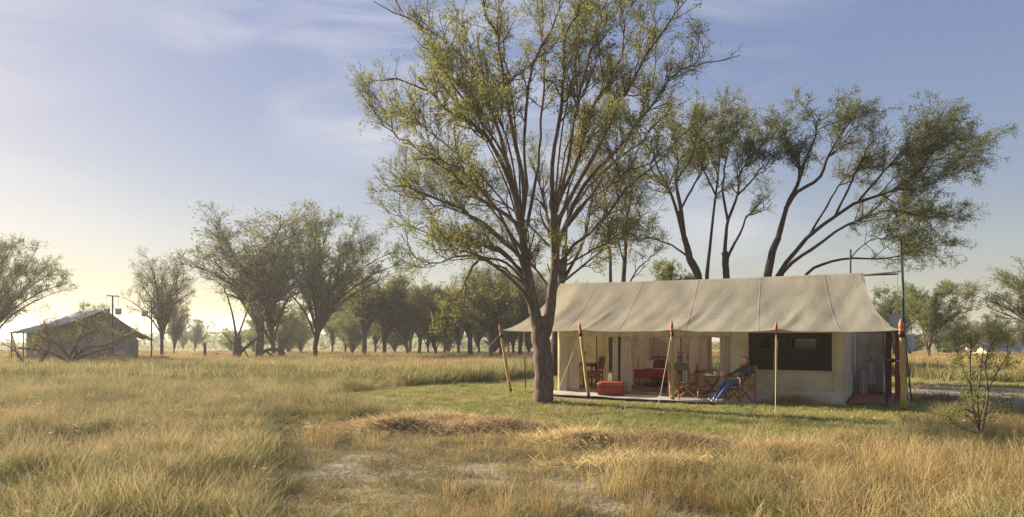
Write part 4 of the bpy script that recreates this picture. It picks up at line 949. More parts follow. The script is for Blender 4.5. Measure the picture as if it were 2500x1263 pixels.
MB().sheet(gab, 40, 12).build('gable_wall', M['ltwall'], lt, True, .02)
x0, x1 = L(205, 820, 46.4).x, L(320, 820, 46.4).x
MB().sheet(lambda a, t: Vector((x0 + (x1 - x0) * a, gl.y - .06, base_z + 1.55 * t)), 20, 8).build('gable_panel', M['ltwall2'], lt, True, .01)
MB().quad(gr + Vector((0, 0, base_z - gr.z)), L(338, 826, 52) + Vector((0, 0, base_z - L(338, 826, 52).z)), L(338, 826, 52), gr).build('side_wall', M['ltwall'], lt)
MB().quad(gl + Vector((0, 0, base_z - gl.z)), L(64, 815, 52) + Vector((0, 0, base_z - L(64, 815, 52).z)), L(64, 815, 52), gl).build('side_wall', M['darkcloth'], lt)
MB().box(L(297, 809, 46.4), (14 * s46, .04, 9 * s46)).build('red_patch', M['redboard'], lt)
for px, py, px2, py2 in [(28, 870, 28, 812), (48, 872, 28, 812), (57, 872, 57, 812)]:
    MB().tube([L(px, py + 18, 45.3), L(px2, py2, 45.3)], .035, 6).build('veranda_pole', M['steel'], lt)
def mast(px, top, d, arms, lab):
    b0 = base(px, d); o = thing('bucket_mast', lab, 'mast', b0, 0, 'bucket masts of the left tent')
    MB().tube([(0, 0, 0), at(px, top, d) - b0], .045, 6).build('pole', M['steel'], o)
    if arms: MB().tube([at(arms[0], top, d) - b0, at(arms[1], top + 2, d) - b0], .04, 6).build('cross_arm', M['steel'], o)
mast(275, 722, 45, (261, 291), 'thin mast with cross arm in front of the left tent gable'); mast(370, 735, 44.5, (353, 371), 'thin mast right of the left tent gable')
for px, py0, py1, pt, lab in [(261, 754, 767, 724, 'grey shower bucket left of the mast at the gable top'), (289, 754, 768, 724, 'grey shower bucket right of the mast at the gable top'), (353, 759, 773, 736, 'grey shower bucket hanging off the right mast')]:
    d = 45; c = at(px, py1, d); o = thing('hanging_bucket', lab, 'bucket', c); w_ = 7 * s46; h_ = (py1 - py0) * s46
    MB().lathe([(w_ * .92, 0), (w_, h_), (w_ * .9, h_)], n=14).build('bucket', M['bucket'], o, True)
    MB().tube([(-w_, 0, h_), (0, 0, h_ + .22), (w_, 0, h_)], .016, 5).build('bail', M['rope'], o); MB().tube([(0, 0, h_ + .22), (0, 0, (py1 - pt) * s46)], .014, 5).build('cord', M['rope'], o)
    MB().tube([(0, 0, 0), (0, 0, -1.2)], .016, 5).build('pipe', M['bucket'], o)
# ------------------------------------------------------------------ far tents at the right
for px, d, wpx, lab in [(2462, 88, 150, 'long low dark tent at the right edge beyond the field'), (2378, 96, 50, 'small pale tent with tan gable behind the thorn sapling')]:
    b0 = base(px, d); s = d / F; o = thing('distant_tent', lab, 'tent', b0, 0, 'tents beyond the right field'); hw = wpx * s / 2; z1, z2 = (1.85 - b0.z) - (862 - HY) * s, (1.85 - b0.z) - (841 - HY) * s
    M_r = mat('distant_fly', (.20, .20, .20) if wpx > 100 else (.36, .34, .30), .8, var=.1, scale=.5)
    MB().sheet(lambda a, t: Vector(((a - .5) * 2 * hw, -2.2 * (1 - t), z1 + (z2 - z1) * t - .12 * math.sin(math.pi * t) + .04 * math.sin(a * 30))), 24, 6).build('fly_front', M_r, o, True)
    MB().sheet(lambda a, t: Vector(((a - .5) * 2 * hw, 2.2 * (1 - t), z1 + (z2 - z1) * t - .1 * math.sin(math.pi * t))), 24, 6).build('fly_back', M_r, o, True)
    MB().box((0, -1.75, z1 / 2), (2 * hw - .8, .05, z1)).build('wall', M['ltwall'] if wpx < 100 else M['darkcloth'], o)
    tan = mat('tan_gable', (.55, .40, .27), .9)
    for sx in (-1, 1): MB().add([(sx * (hw - .4), -2.0, 0), (sx * (hw - .4), 2.0, 0), (sx * (hw - .4), 2.0, z1), (sx * (hw - .4), 0, z2 - .1), (sx * (hw - .4), -2.0, z1)], [(0, 1, 2, 3, 4)]).build('gable', tan, o)
    if wpx > 100: MB().tube([(-hw * .8, -2.1, .9), (-hw * .2, -2.1, 1.1)], .03, 5).build('rope_rail', M['rope'], o)
# ------------------------------------------------------------------ trees
def catmull(P, n):
    P = np.asarray(P, float); k = len(P)
    if k == 2: t = np.linspace(0, 1, n)[:, None]; return P[0] * (1 - t) + P[1] * t
    E_ = np.vstack([2 * P[0] - P[1], P, 2 * P[-1] - P[-2]]); s = np.linspace(0, k - 1, n); i = np.minimum(s.astype(int), k - 2); t = (s - i)[:, None]
    p0, p1, p2, p3 = E_[i], E_[i + 1], E_[i + 2], E_[i + 3]
    return .5 * (2 * p1 + (p2 - p0) * t + (2 * p0 - 5 * p1 + 4 * p2 - p3) * t ** 2 + (3 * p1 - p0 - 3 * p2 + p3) * t ** 3)
def unit(a): return a / (np.linalg.norm(a, axis=-1, keepdims=True) + 1e-9)
def tubes(P, Rr, sides, rg):
    N, n, _ = P.shape; T = unit(np.gradient(P, axis=1)); ref = unit(rg.normal(size=(N, 1, 3)))
    X = unit(np.cross(T, ref)); Y = np.cross(T, X); a = np.arange(sides) * 2 * np.pi / sides
    V = P[:, :, None] + (X[:, :, None] * np.cos(a)[None, None, :, None] + Y[:, :, None] * np.sin(a)[None, None, :, None]) * Rr[:, :, None, None]
    ix = np.arange(N * n * sides).reshape(N, n, sides); j = np.roll(np.arange(sides), -1)
    Q = np.stack([ix[:, :-1], ix[:, :-1][..., j], ix[:, 1:][..., j], ix[:, 1:]], -1).reshape(-1, 4)
    return V.reshape(-1, 3), Q
def grow(P, Rr, rg, per_m, t0, t1, ang, ln, trop, wob, n, rmax, rmin, curve=.0, shrink=.45, minc=0):
    """children of every branch in P (N,n,3): vectorised"""
    N, m, _ = P.shape; seg = np.linalg.norm(np.diff(P, axis=1), axis=2); Lp = seg.sum(1)
    cnt = np.maximum(minc, rg.poisson(np.maximum(0, Lp * (t1 - np.broadcast_to(t0, N)) * per_m)) * (np.broadcast_to(t0, N) < 1)); idx = np.repeat(np.arange(N), cnt); K = len(idx)
    if K == 0: return np.zeros((0, n, 3)), np.zeros((0, n))
    tt0 = np.broadcast_to(t0, N)[idx]; t = tt0 + (t1 - tt0) * rg.uniform(size=K); f = t * (m - 1); i = np.minimum(f.astype(int), m - 2); w = (f - i)[:, None]
    p = P[idx, i] * (1 - w) + P[idx, i + 1] * w; d = unit(P[idx, i + 1] - P[idx, i]); r = Rr[idx, i] * (1 - w[:, 0]) + Rr[idx, i + 1] * w[:, 0]
    q = unit(np.cross(d, rg.normal(size=(K, 3)))); A = np.radians(rg.uniform(*ang, size=K))[:, None]
    v = unit(d * np.cos(A) + q * np.sin(A) + np.asarray(trop) * .5)
    Lc = rg.uniform(*ln, size=K) * (1 - shrink * t); st = (Lc / (n - 1))[:, None]
    C = np.empty((K, n, 3)); C[:, 0] = p
    for s in range(1, n):
        v = unit(v + np.asarray(trop) * (.12 + curve) + rg.normal(size=(K, 3)) * wob); C[:, s] = C[:, s - 1] + v * st
    r0_ = np.clip(r * .62, rmin, rmax)[:, None]; RR = r0_ * np.linspace(1, .35, n)[None]
    return C, np.maximum(RR, rmin * .6)
def leaves(P, rg, per, size, spread, up_bias=.3, aspect=.42, t0=.15):
    N, m, _ = P.shape; idx = np.repeat(np.arange(N), rg.poisson(per, N)); K = len(idx); t = t0 + (1 - t0) * rg.uniform(size=K); f = t * (m - 1); i = np.minimum(f.astype(int), m - 2); w = (f - i)[:, None]
    p = P[idx, i] * (1 - w) + P[idx, i + 1] * w + rg.normal(size=(K, 3)) * spread
    d = unit(unit(P[idx, i + 1] - P[idx, i]) * .8 + rg.normal(size=(K, 3)) * .7 + np.array([0, 0, up_bias])); s = unit(np.cross(d, rg.normal(size=(K, 3))))
    L_ = (size * rg.uniform(.55, 1.25, K))[:, None]; Wd = L_ * aspect
    V = np.stack([p, p + d * L_ * .45 + s * Wd * .5, p + d * L_, p + d * L_ * .5 - s * Wd * .5], 1)
    return V.reshape(-1, 3), np.arange(K * 4).reshape(-1, 4)
def assemble(root, branches, leafsets, bark_m, leaf_m, smooth=True):
    V, Q, o = [], [], 0
    for P, Rr, sides, rg in branches:
        if len(P) == 0: continue
        v, q = tubes(P, Rr, sides, rg); V.append(v); Q.append(q + o); o += len(v)
    tk = np_mesh('trunk', np.concatenate(V), np.concatenate(Q), bark_m, root, smooth)
    V, Q, MI, o = [], [], [], 0
    for k, (v, q) in enumerate(leafsets):
        V.append(v); Q.append(q + o); o += len(v); MI.append(np.full(len(q), k % len(leaf_m)))
    if V and o:
        c = np_mesh('crown', np.concatenate(V), np.concatenate(Q), leaf_m, root, False, np.concatenate(MI)); c['kind'] = 'stuff'
    return root
def limb_px(pts, d0, d1, origin):
    """guide given in photo pixels, drawn out in depth from d0 to d1 -> points in the tree's own frame"""
    n = len(pts); return np.array([np.array(at(px, py, d0 + (d1 - d0) * (i / (n - 1)) ** 1.2)) - np.array(origin) for i, (px, py) in enumerate(pts)])
def guided_tree(name, label, origin, limbs, bark_m, leaf_m, seed, twig, leaf, lvl, group=None, fill=.55, flen=(1.0, 2.3)):
    """limbs: (px points, d0, d1, r0, r1, first fraction that bears branches)"""
    rg = np.random.default_rng(seed); root = thing(name, label, 'tree', origin, 0, group)
    n1 = 18; P1 = []; R1 = []; T0 = []
    for pts, d0, d1, ra, rb, t0 in limbs:
        c = catmull(limb_px(pts, d0, d1, origin), n1); wob = rg.normal(size=(n1, 3)) * (.05 if ra < .09 else .012) * np.linspace(0, 1, n1)[:, None]; P1.append(c + wob); R1.append(np.linspace(ra, rb, n1) * (1 + .04 * rg.normal(size=n1))); T0.append(t0)
    P1, R1, T0 = np.array(P1), np.array(R1), np.array(T0); R1 = np.where(R1[:, :1] < .14, R1 * .8, R1)
    big = R1[:, 0] > .10
    Pb, Rb = grow(P1, R1, rg, fill, np.where(T0 < 1, np.minimum(T0 + .05, .8), 2), .9, (18, 50), flen, lvl[0][3], .10, n1, .035, .014, shrink=.4)
    PA, RA, TA_ = np.concatenate([P1, Pb]), np.concatenate([R1, Rb]), np.concatenate([T0, np.full(len(Pb), .15)])
    br = [(P1[big], R1[big], 14, rg), (P1[~big], R1[~big], 8, rg)]
    P2, R2 = grow(PA, RA, rg, lvl[0][0], TA_, .98, lvl[0][1], lvl[0][2], lvl[0][3], .13, 9, .035, .010, shrink=.55)
    P3, R3 = grow(P2, R2, rg, lvl[1][0], .15, 1, lvl[1][1], lvl[1][2], lvl[1][3], .18, 6, .016, .006)
    P4, R4 = grow(P3, R3, rg, lvl[2][0], .1, 1, lvl[2][1], lvl[2][2], lvl[2][3], .22, 3, .008, twig)
    P4b, R4b = grow(P2, R2, rg, lvl[2][0] * .6, .1, 1, lvl[2][1], lvl[2][2], lvl[2][3], .22, 3, .008, twig)
    br += [(Pb, Rb, 6, rg), (P2, R2, 5, rg), (P3, R3, 4, rg), (P4, R4, 3, rg), (P4b, R4b, 3, rg)]
    dens = 1.0
    a4 = np.concatenate([P4, P4b]); k = rg.uniform(size=len(a4)) < .5
    # clumps: leafiness varies through the crown
    def clump(P): m_ = P.mean(1); return .65 + .9 * (np.sin(m_[:, 0] * 1.9 + seed) * np.sin(m_[:, 1] * 1.7 + 1) * np.sin(m_[:, 2] * 2.1 + 2) * .5 + .5) ** 1.4
    ls = []
    for q, sel in enumerate((k, ~k)): ls.append(leaves(a4[sel], rg, leaf[0] * clump(a4[sel]), leaf[1], leaf[2]))
    ls.append(leaves(P3, rg, leaf[0] * .8 * clump(P3), leaf[1], leaf[2]))
    return assemble(root, br, ls, bark_m, leaf_m)

# --- the tall tree in front of the tent
o0 = gnd(1325, 985)
D0 = o0.y
main_limbs = [
 ([(1325, 992), (1328, 940), (1326, 880), (1321, 820), (1316, 775)], D0, D0, .265, .215, 2),
 ([(1316, 815), (1303, 750), (1292, 690), (1281, 620), (1272, 540)], D0, D0 - .2, .155, .09, .45),
 ([(1330, 820), (1342, 765), (1349, 700), (1355, 640), (1352, 560), (1350, 490)], D0 + .05, D0 + .4, .15, .09, .45),
 ([(1275, 560), (1230, 520), (1166, 480), (1090, 415), (1006, 357), (950, 320), (915, 285)], D0 - .2, D0 + 1.8, .07, .012, .25),
 ([(1276, 600), (1253, 467), (1189, 334), (1105, 274), (1041, 228), (942, 190)], D0 - .2, D0 - 2.2, .085, .012, .35),
 ([(1274, 560), (1250, 440), (1223, 342), (1196, 262), (1162, 190), (1105, 114), (1014, 57), (908, 11)], D0 - .2, D0 + 1.2, .085, .012, .35),
 ([(1273, 545), (1280, 467), (1253, 323), (1234, 228), (1215, 114), (1185, 0), (1160, -70)], D0 - .2, D0 - 1.0, .085, .015, .35),
 ([(1273, 545), (1284, 456), (1280, 342), (1295, 182), (1345, 68), (1367, 0), (1375, -80)], D0 - .2, D0 + 2.2, .075, .015, .35),
 ([(1350, 500), (1348, 467), (1352, 361), (1371, 266), (1375, 182), (1386, 87), (1409, 23), (1420, -80)], D0 + .4, D0 - .5, .085, .015, .3),
 ([(1351, 520), (1379, 456), (1413, 380), (1440, 274), (1489, 190), (1527, 95), (1512, 0), (1520, -70)], D0 + .4, D0 + 1.9, .08, .013, .3),
 ([(1354, 560), (1394, 479), (1470, 342), (1508, 258), (1546, 198), (1603, 95), (1660, 19), (1700, -30)], D0 + .4, D0 - 1.6, .08, .012, .3),
 ([(1357, 610), (1424, 456), (1508, 365), (1584, 266), (1641, 190), (1698, 152), (1810, 141)], D0 + .4, D0 + .6, .075, .012, .35),
 ([(1362, 650), (1400, 600), (1454, 558), (1517, 479), (1573, 425), (1660, 335), (1717, 304)], D0 + .4, D0 - .8, .06, .012, .35),
 ([(1285, 640), (1228, 590), (1153, 530), (1098, 500), (1030, 470), (965, 455)], D0 - .1, D0 - 1.4, .07, .012, .3),
 ([(1290, 690), (1228, 614), (1180, 600), (1137, 590), (1060, 575), (985, 540)], D0 - .1, D0 + 1.6, .06, .012, .3),
 ([(1292, 700), (1230, 640), (1137, 625), (1060, 645), (1000, 653)], D0 - .1, D0 - .6, .05, .010, .35),
 ([(1300, 760), (1280, 716), (1236, 673), (1177, 633), (1153, 653), (1137, 693), (1125, 750)], D0 - .1, D0 + .2, .075, .02, .55),
 ([(1137, 693), (1150, 730), (1135, 770), (1085, 800)], D0 + .2, D0 + .3, .022, .006, .2),
 ([(1290, 690), (1240, 560), (1180, 470), (1100, 400), (1010, 390)], D0 - .1, D0 - 3.0, .06, .012, .35),
 ([(1352, 600), (1420, 500), (1500, 440), (1600, 390)], D0 + .4, D0 - 2.8, .05, .012, .3),
 ([(1273, 560), (1240, 400), (1170, 290), (1090, 180), (1030, 110)], D0 - .2, D0 - 3.2, .06, .012, .4),
 ([(1352, 540), (1390, 380), (1410, 230), (1450, 110), (1470, 10)], D0 + .4, D0 - 3.2, .06, .012, .4),
 ([(1276, 600), (1310, 430), (1320, 300), (1330, 160), (1310, 40), (1300, -60)], D0, D0 + 3.2, .06, .012, .4),
 ([(1350, 600), (1440, 480), (1540, 330), (1590, 200), (1600, 60)], D0 + .4, D0 + 3.2, .06, .012, .4),
]
main_limbs += [([(1285, 670), (1210, 610), (1120, 575), (1040, 560), (970, 550)], D0 - .1, D0 + 2.4, .05, .01, .2), ([(1283, 640), (1200, 560), (1110, 510), (1030, 490), (970, 470)], D0 - .1, D0 + .6, .05, .01, .25), ([(1290, 700), (1210, 645), (1120, 612), (1040, 600)], D0 - .1, D0 - 1.8, .04, .01, .2), ([(1280, 620), (1190, 500), (1090, 440), (1000, 410)], D0 - .1, D0 + 2.8, .045, .01, .25),
 ([(1362, 660), (1430, 620), (1490, 590), (1540, 560)], D0 + .4, D0 - 1.6, .04, .01, .2), ([(1366, 690), (1430, 650), (1500, 620)], D0 + .4, D0 + 1.5, .03, .008, .2)]
for sx, ex, ey, off in [(1274, 1130, 40, -1.5), (1273, 1215, -40, .8), (1352, 1440, -50, 1.0), (1353, 1480, 60, -2.2), (1355, 1560, 120, 2.0), (1278, 1070, 150, 2.2), (1280, 1000, 260, -1.0), (1357, 1640, 260, -2.0), (1276, 1160, 240, -2.6), (1354, 1500, 250, 2.4)]:
    y0 = 600 if ex < 1100 or ex > 1500 else 540; mx_ = sx + (ex - sx) * .35
    main_limbs.append(([(sx, y0), (sx + (mx_ - sx) * .5, y0 - (y0 - ey) * .3), (mx_ + (ex - sx) * .12, y0 - (y0 - ey) * .58), (ex - (ex - sx) * .12, y0 - (y0 - ey) * .85), (ex, ey)], D0 + (.4 if sx > 1300 else -.2), D0 + off, .036, .01, .35))
guided_tree('spreading_tree', 'tall spreading tree with furrowed grey trunk in front of the tent', o0, main_limbs, M['bark'], [M['leaf_green'], M['leaf_olive'], M['leaf_green']], 3, .0042, (8.0, .060, .045),
 [(4.6, (20, 60), (.5, 1.6), (0, 0, .5)), (6.5, (25, 60), (.30, .8), (0, 0, .3)), (7.5, (25, 75), (.12, .34), (0, 0, .2))], fill=.45)

# --- trees standing right behind the tent
def behind(name, label, px, d, limbs, seed, leafm_, bark_='bark_dark', dens=5.5, size=.068, trop=(0, 0, .14), per=(4.4, 6.6, 7.0)):
    b0 = base(px, d); ll = []
    for pts, off0, off1, ra, rb, t0 in limbs: ll.append(([(a_, b_ + max(0, 460 - b_) * .2) for a_, b_ in pts], d + off0, d + off1, ra, rb, t0))
    return guided_tree(name, label, b0, ll, M[bark_], [M[k] for k in leafm_], seed, .006, (dens, size, .055), [(per[0], (20, 68), (.6, 2.0), trop), (per[1], (25, 60), (.3, .8), trop), (per[2], (25, 75), (.18, .45), (0, 0, .15))], 'trees behind the big tent', fill=1.4, flen=(1.0, 2.8))
behind('leaning_tree', 'wind-leaning tree reaching right above the tent ridge', 1890, 27, [
 ([(1868, 905), (1868, 800), (1870, 700), (1885, 620), (1900, 580)], 0, 0, .19, .12, 2),
 ([(1900, 580), (1924, 497), (1951, 437), (1947, 378), (1920, 310), (1896, 251)], 0, -1.2, .13, .02, .35),
 ([(1918, 510), (1945, 470), (1999, 430), (2019, 370), (2042, 319), (2074, 259), (2105, 235)], 0, 1.4, .11, .018, .35),
 ([(1951, 437), (1965, 380), (1990, 310), (1995, 250), (1985, 225)], -.4, -2.2, .06, .015, .3),
 ([(1880, 900), (1888, 780), (1894, 680), (1939, 620), (1975, 576), (2038, 529), (2094, 493), (2173, 469), (2232, 422), (2272, 358), (2312, 299), (2335, 275)], .2, -1.8, .135, .015, .60),
 ([(1890, 900), (1900, 780), (1906, 675), (1950, 630), (1995, 600), (2054, 556), (2114, 529), (2193, 461), (2292, 422), (2391, 406)], .3, 1.0, .12, .013, .58),
 ([(2114, 529), (2173, 513), (2215, 520), (2252, 533), (2280, 525)], .8, 1.8, .05, .012, .2),
 ([(2094, 493), (2150, 420), (2200, 350), (2240, 300), (2280, 280)], -.9, -3.0, .06, .012, .25),
 ([(2038, 529), (2080, 440), (2110, 360), (2140, 300)], -.6, -2.6, .06, .012, .3),
 ([(2173, 469), (2250, 400), (2330, 350), (2385, 345)], .6, 2.4, .05, .012, .25),
 ([(1930, 905), (1945, 760), (1967, 673), (2015, 643), (2074, 632), (2149, 632), (2213, 620), (2288, 590)], -.2, -1.0, .10, .012, .66),
 ([(2074, 632), (2120, 590), (2180, 580), (2230, 575)], -.6, .4, .03, .01, .2),
 ([(1975, 576), (2020, 500), (2060, 430), (2100, 390), (2160, 370)], -.2, 2.6, .06, .012, .35),
], 21, ['leaf_dark', 'leaf_green', 'leaf_dark'], dens=8.5, trop=(.18, 0, .12))
behind('forked_tree', 'dark forked tree behind the middle of the tent ridge', 1772, 27.5, [
 ([(1773, 905), (1773, 800), (1773, 679), (1769, 616)], 0, 0, .16, .12, 2),
 ([(1769, 625), (1772, 580), (1777, 540), (1801, 477), (1805, 420), (1825, 370), (1840, 310)], 0, -1.4, .10, .015, .4),
 ([(1772, 640), (1790, 600), (1809, 564), (1825, 528), (1856, 516), (1880, 500)], 0, .8, .08, .015, .45),
 ([(1724, 905), (1724, 780), (1726, 675), (1734, 596), (1747, 477), (1755, 400), (1760, 330), (1790, 250)], .1, .9, .12, .014, .55),
 ([(1777, 540), (1765, 470), (1770, 390), (1790, 300), (1820, 245)], -.2, 1.6, .07, .014, .35),
 ([(1747, 477), (1720, 410), (1700, 350), (1710, 290)], .5, -1.8, .05, .013, .3),
 ([(1801, 477), (1840, 430), (1862, 380), (1870, 330)], -.6, -2.4, .05, .012, .3),
], 22, ['leaf_dark', 'leaf_green', 'leaf_green'], dens=8.5)
behind('twin_stem_tree', 'dark tree leaning left behind the tent ridge beside the tall tree', 1700, 26.5, [
 ([(1712, 905), (1710, 780), (1706, 681), (1686, 635), (1670, 580)], 0, 0, .17, .12, 2),
 ([(1670, 585), (1655, 525), (1631, 457), (1600, 420), (1580, 380)], 0, -1.4, .10, .015, .4),
 ([(1672, 590), (1662, 510), (1650, 440), (1655, 370), (1640, 290), (1620, 240)], 0, .9, .12, .015, .35),
 ([(1684, 630), (1640, 600), (1600, 585), (1560, 580), (1530, 560)], 0, .5, .05, .012, .3),
 ([(1650, 440), (1680, 380), (1700, 310), (1690, 245)], .4, -1.6, .06, .013, .3),
 ([(1655, 525), (1690, 460), (1720, 400), (1740, 330), (1745, 270)], -.3, 1.8, .06, .013, .3),
 ([(1631, 457), (1600, 380), (1590, 310), (1570, 260)], -.8, -2.6, .05, .013, .3),
], 23, ['leaf_green', 'leaf_dark', 'leaf_olive'], dens=8.5)
behind('upright_tree', 'slender tree with upright stems behind the left end of the tent', 1510, 29, [
 ([(1490, 905), (1490, 780), (1491, 690), (1488, 600), (1482, 520), (1470, 440), (1462, 380)], 0, -.6, .12, .014, .55),
 ([(1525, 905), (1524, 800), (1522, 690), (1527, 610), (1530, 540), (1540, 470), (1535, 400)], .3, .8, .14, .014, .5),
 ([(1524, 720), (1555, 660), (1590, 630), (1610, 600)], .2, .9, .05, .01, .2),
 ([(1527, 650), (1508, 580), (1505, 510), (1520, 440)], .3, -1.0, .05, .01, .3),
], 24, ['leaf_olive', 'leaf_pale', 'leaf_olive'], dens=3.4, per=(4.0, 5.0, 5.5))
behind('shaded_tree', 'tree whose dark trunk shows between the tall trunk and the tent corner', 1358, 30, [
 ([(1358, 925), (1358, 850), (1360, 790), (1370, 700), (1380, 600)], 0, 0, .26, .13, 2),
 ([(1372, 690), (1420, 600), (1440, 520), (1450, 430), (1470, 360)], 0, 1.0, .10, .014, .25),
 ([(1372, 690), (1350, 590), (1330, 500), (1310, 420), (1290, 360)], 0, -1.0, .10, .014, .25),
 ([(1380, 620), (1385, 520), (1390, 420), (1400, 330)], 0, 1.6, .08, .014, .25),
 ([(1365, 740), (1310, 660), (1250, 610), (1200, 570), (1130, 560)], 0, .8, .07, .012, .25),
 ([(1372, 690), (1460, 620), (1540, 560), (1570, 500)], 0, -1.4, .07, .012, .25),
 ([(1340, 600), (1260, 520), (1180, 470), (1100, 430), (1040, 440)], -.5, 1.2, .06, .012, .25),
], 25, ['leaf_olive', 'leaf_pale', 'leaf_olive'], dens=7.0, per=(3.6, 5.0, 6.0))

# --- trees of the plain: a few grown kinds, copied
def plain_tree(seed, h, spread, th, nst, leafm_, lean=0.0, dens=5, leaf=.17, bark_='bark_dark', droop=0.0, up_=.45, per=(3.0, 4.2, 4.4), flat=.0, sparse=1.0):
    rg = np.random.default_rng(seed); root = thing('plain_tree', 'x', 'tree'); n1 = 12; P1, R1, T0 = [], [], []
    top = np.array([lean * th * .5, rg.normal() * .1, th]); r0_ = .0165 * h
    P1.append(catmull([(0, 0, -.2), top * .5 + rg.normal(size=3) * .05, top], n1)); R1.append(np.linspace(r0_, r0_ * .75, n1)); T0.append(2)
    nst = int(nst * 1.5)
    for k in range(nst):
        a = k / nst * 6.283 + rg.uniform(-.5, .5); q = math.sqrt(rg.uniform(.05, 1)); rad = spread * q * rg.uniform(.75, 1.1); hz = th + (h - th) * (1 - (.55 - flat) * q ** 2) * rg.uniform(.85, 1.05)
        e = np.array([math.cos(a) * rad + lean * h * .45, math.sin(a) * rad, hz]); m1 = top + (e - top) * np.array([.25, .25, .42]) + rg.normal(size=3) * .15; m2 = top + (e - top) * np.array([.6, .6, .75]) + rg.normal(size=3) * .25
        s = top * (rg.uniform(.4, 1.0) if k % 2 else 1.0); P1.append(catmull([s, m1, m2, e], n1)); R1.append(np.linspace(r0_ * rg.uniform(.4, .6), r0_ * .08, n1)); T0.append(.14)
    P1, R1, T0 = np.array(P1), np.array(R1), np.array(T0); sc = h / 10; trop = (lean * .15, 0, up_)
    P2, R2 = grow(P1, R1, rg, per[0] / sc, T0, .98, (22, 58), (1.0 * sc, 2.4 * sc), trop, .15, 7, r0_ * .22, .014)
    P3, R3 = grow(P2, R2, rg, per[1] / sc, .15, 1, (25, 62), (.5 * sc, 1.15 * sc), (0, 0, up_ * .7), .2, 5, .02, .010)
    P4, R4 = grow(P3, R3, rg, per[2] / sc, .1, 1, (25, 75), (.25 * sc, .6 * sc), (0, 0, up_ * .5), .22, 3, .012, .008)
    m_ = lambda P: sparse * (.45 + 1.1 * (np.sin(P.mean(1)[:, 0] * 1.3 + seed) * np.sin(P.mean(1)[:, 1] * 1.2) * np.sin(P.mean(1)[:, 2] * 1.6) * .5 + .5) ** 1.4)
    k = rg.uniform(size=len(P4)) < .5
    ls = [leaves(P4[k], rg, dens * m_(P4[k]), leaf, .09 * sc), leaves(P4[~k], rg, dens * m_(P4[~k]), leaf, .09 * sc), leaves(P3, rg, dens * .7 * m_(P3), leaf, .09 * sc)]
    return assemble(root, [(P1, R1, 7, rg), (P2, R2, 4, rg), (P3, R3, 3, rg), (P4, R4, 3, rg)], ls, M[bark_], [M[x] for x in leafm_])
PROTO = {   # each about 10 m tall at scale 1
 'vase': (plain_tree(41, 10, 3.0, 2.4, 12, ['leaf_dark', 'leaf_olive', 'leaf_dark'], dens=2.6, leaf=.15, sparse=.8), 10),
 'wide': (plain_tree(42, 10, 5.4, 2.0, 13, ['leaf_dark', 'leaf_green', 'leaf_dark'], dens=4.8, leaf=.15, flat=.1, lean=.12), 10),
 'open': (plain_tree(43, 10, 3.6, 2.3, 10, ['leaf_dark', 'leaf_green', 'leaf_olive'], dens=3.0, leaf=.14), 10),
 'round': (plain_tree(44, 10, 4.2, 2.0, 14, ['leaf_green', 'leaf_dark', 'leaf_green'], dens=5.0, leaf=.16, up_=.3), 10),
 'bush': (plain_tree(45, 10, 5.0, .8, 15, ['leaf_pale', 'leaf_green', 'leaf_pale'], dens=5.5, leaf=.22, up_=.2), 10),
 'brown': (plain_tree(46, 10, 5.0, 2.2, 13, ['leaf_brown', 'leaf_olive', 'leaf_dark'], dens=4.0, leaf=.16, up_=.25), 10),
 'lean': (plain_tree(47, 10, 4.6, 2.6, 11, ['leaf_green', 'leaf_dark', 'leaf_green'], dens=6.5, leaf=.19, lean=.42, flat=.1, bark_='bark'), 10),
 'slim': (plain_tree(48, 10, 2.2, 2.8, 8, ['leaf_olive', 'leaf_green', 'leaf_olive'], dens=3.2, leaf=.17), 10),
}
used = set()
def plant(kind, px, d, top, rz, label, name='savanna_tree', wide=1.0, group='trees of the plain'):
    b0 = base(px, d); hh = (H - b0.z) + (HY - top) / F * d; pr, h0 = PROTO[kind]
    o = pr if kind not in used else copy_tree(pr); used.add(kind)
    s = hh / h0; o.location = b0; o.rotation_euler = (0, 0, R(rz)); o.rotation_euler[1] = R((px * 7 + d * 3) % 13 - 6); o.scale = (s * wide, s * wide, s); o.name = name; tag(o, label, 'tree', group)
    return o
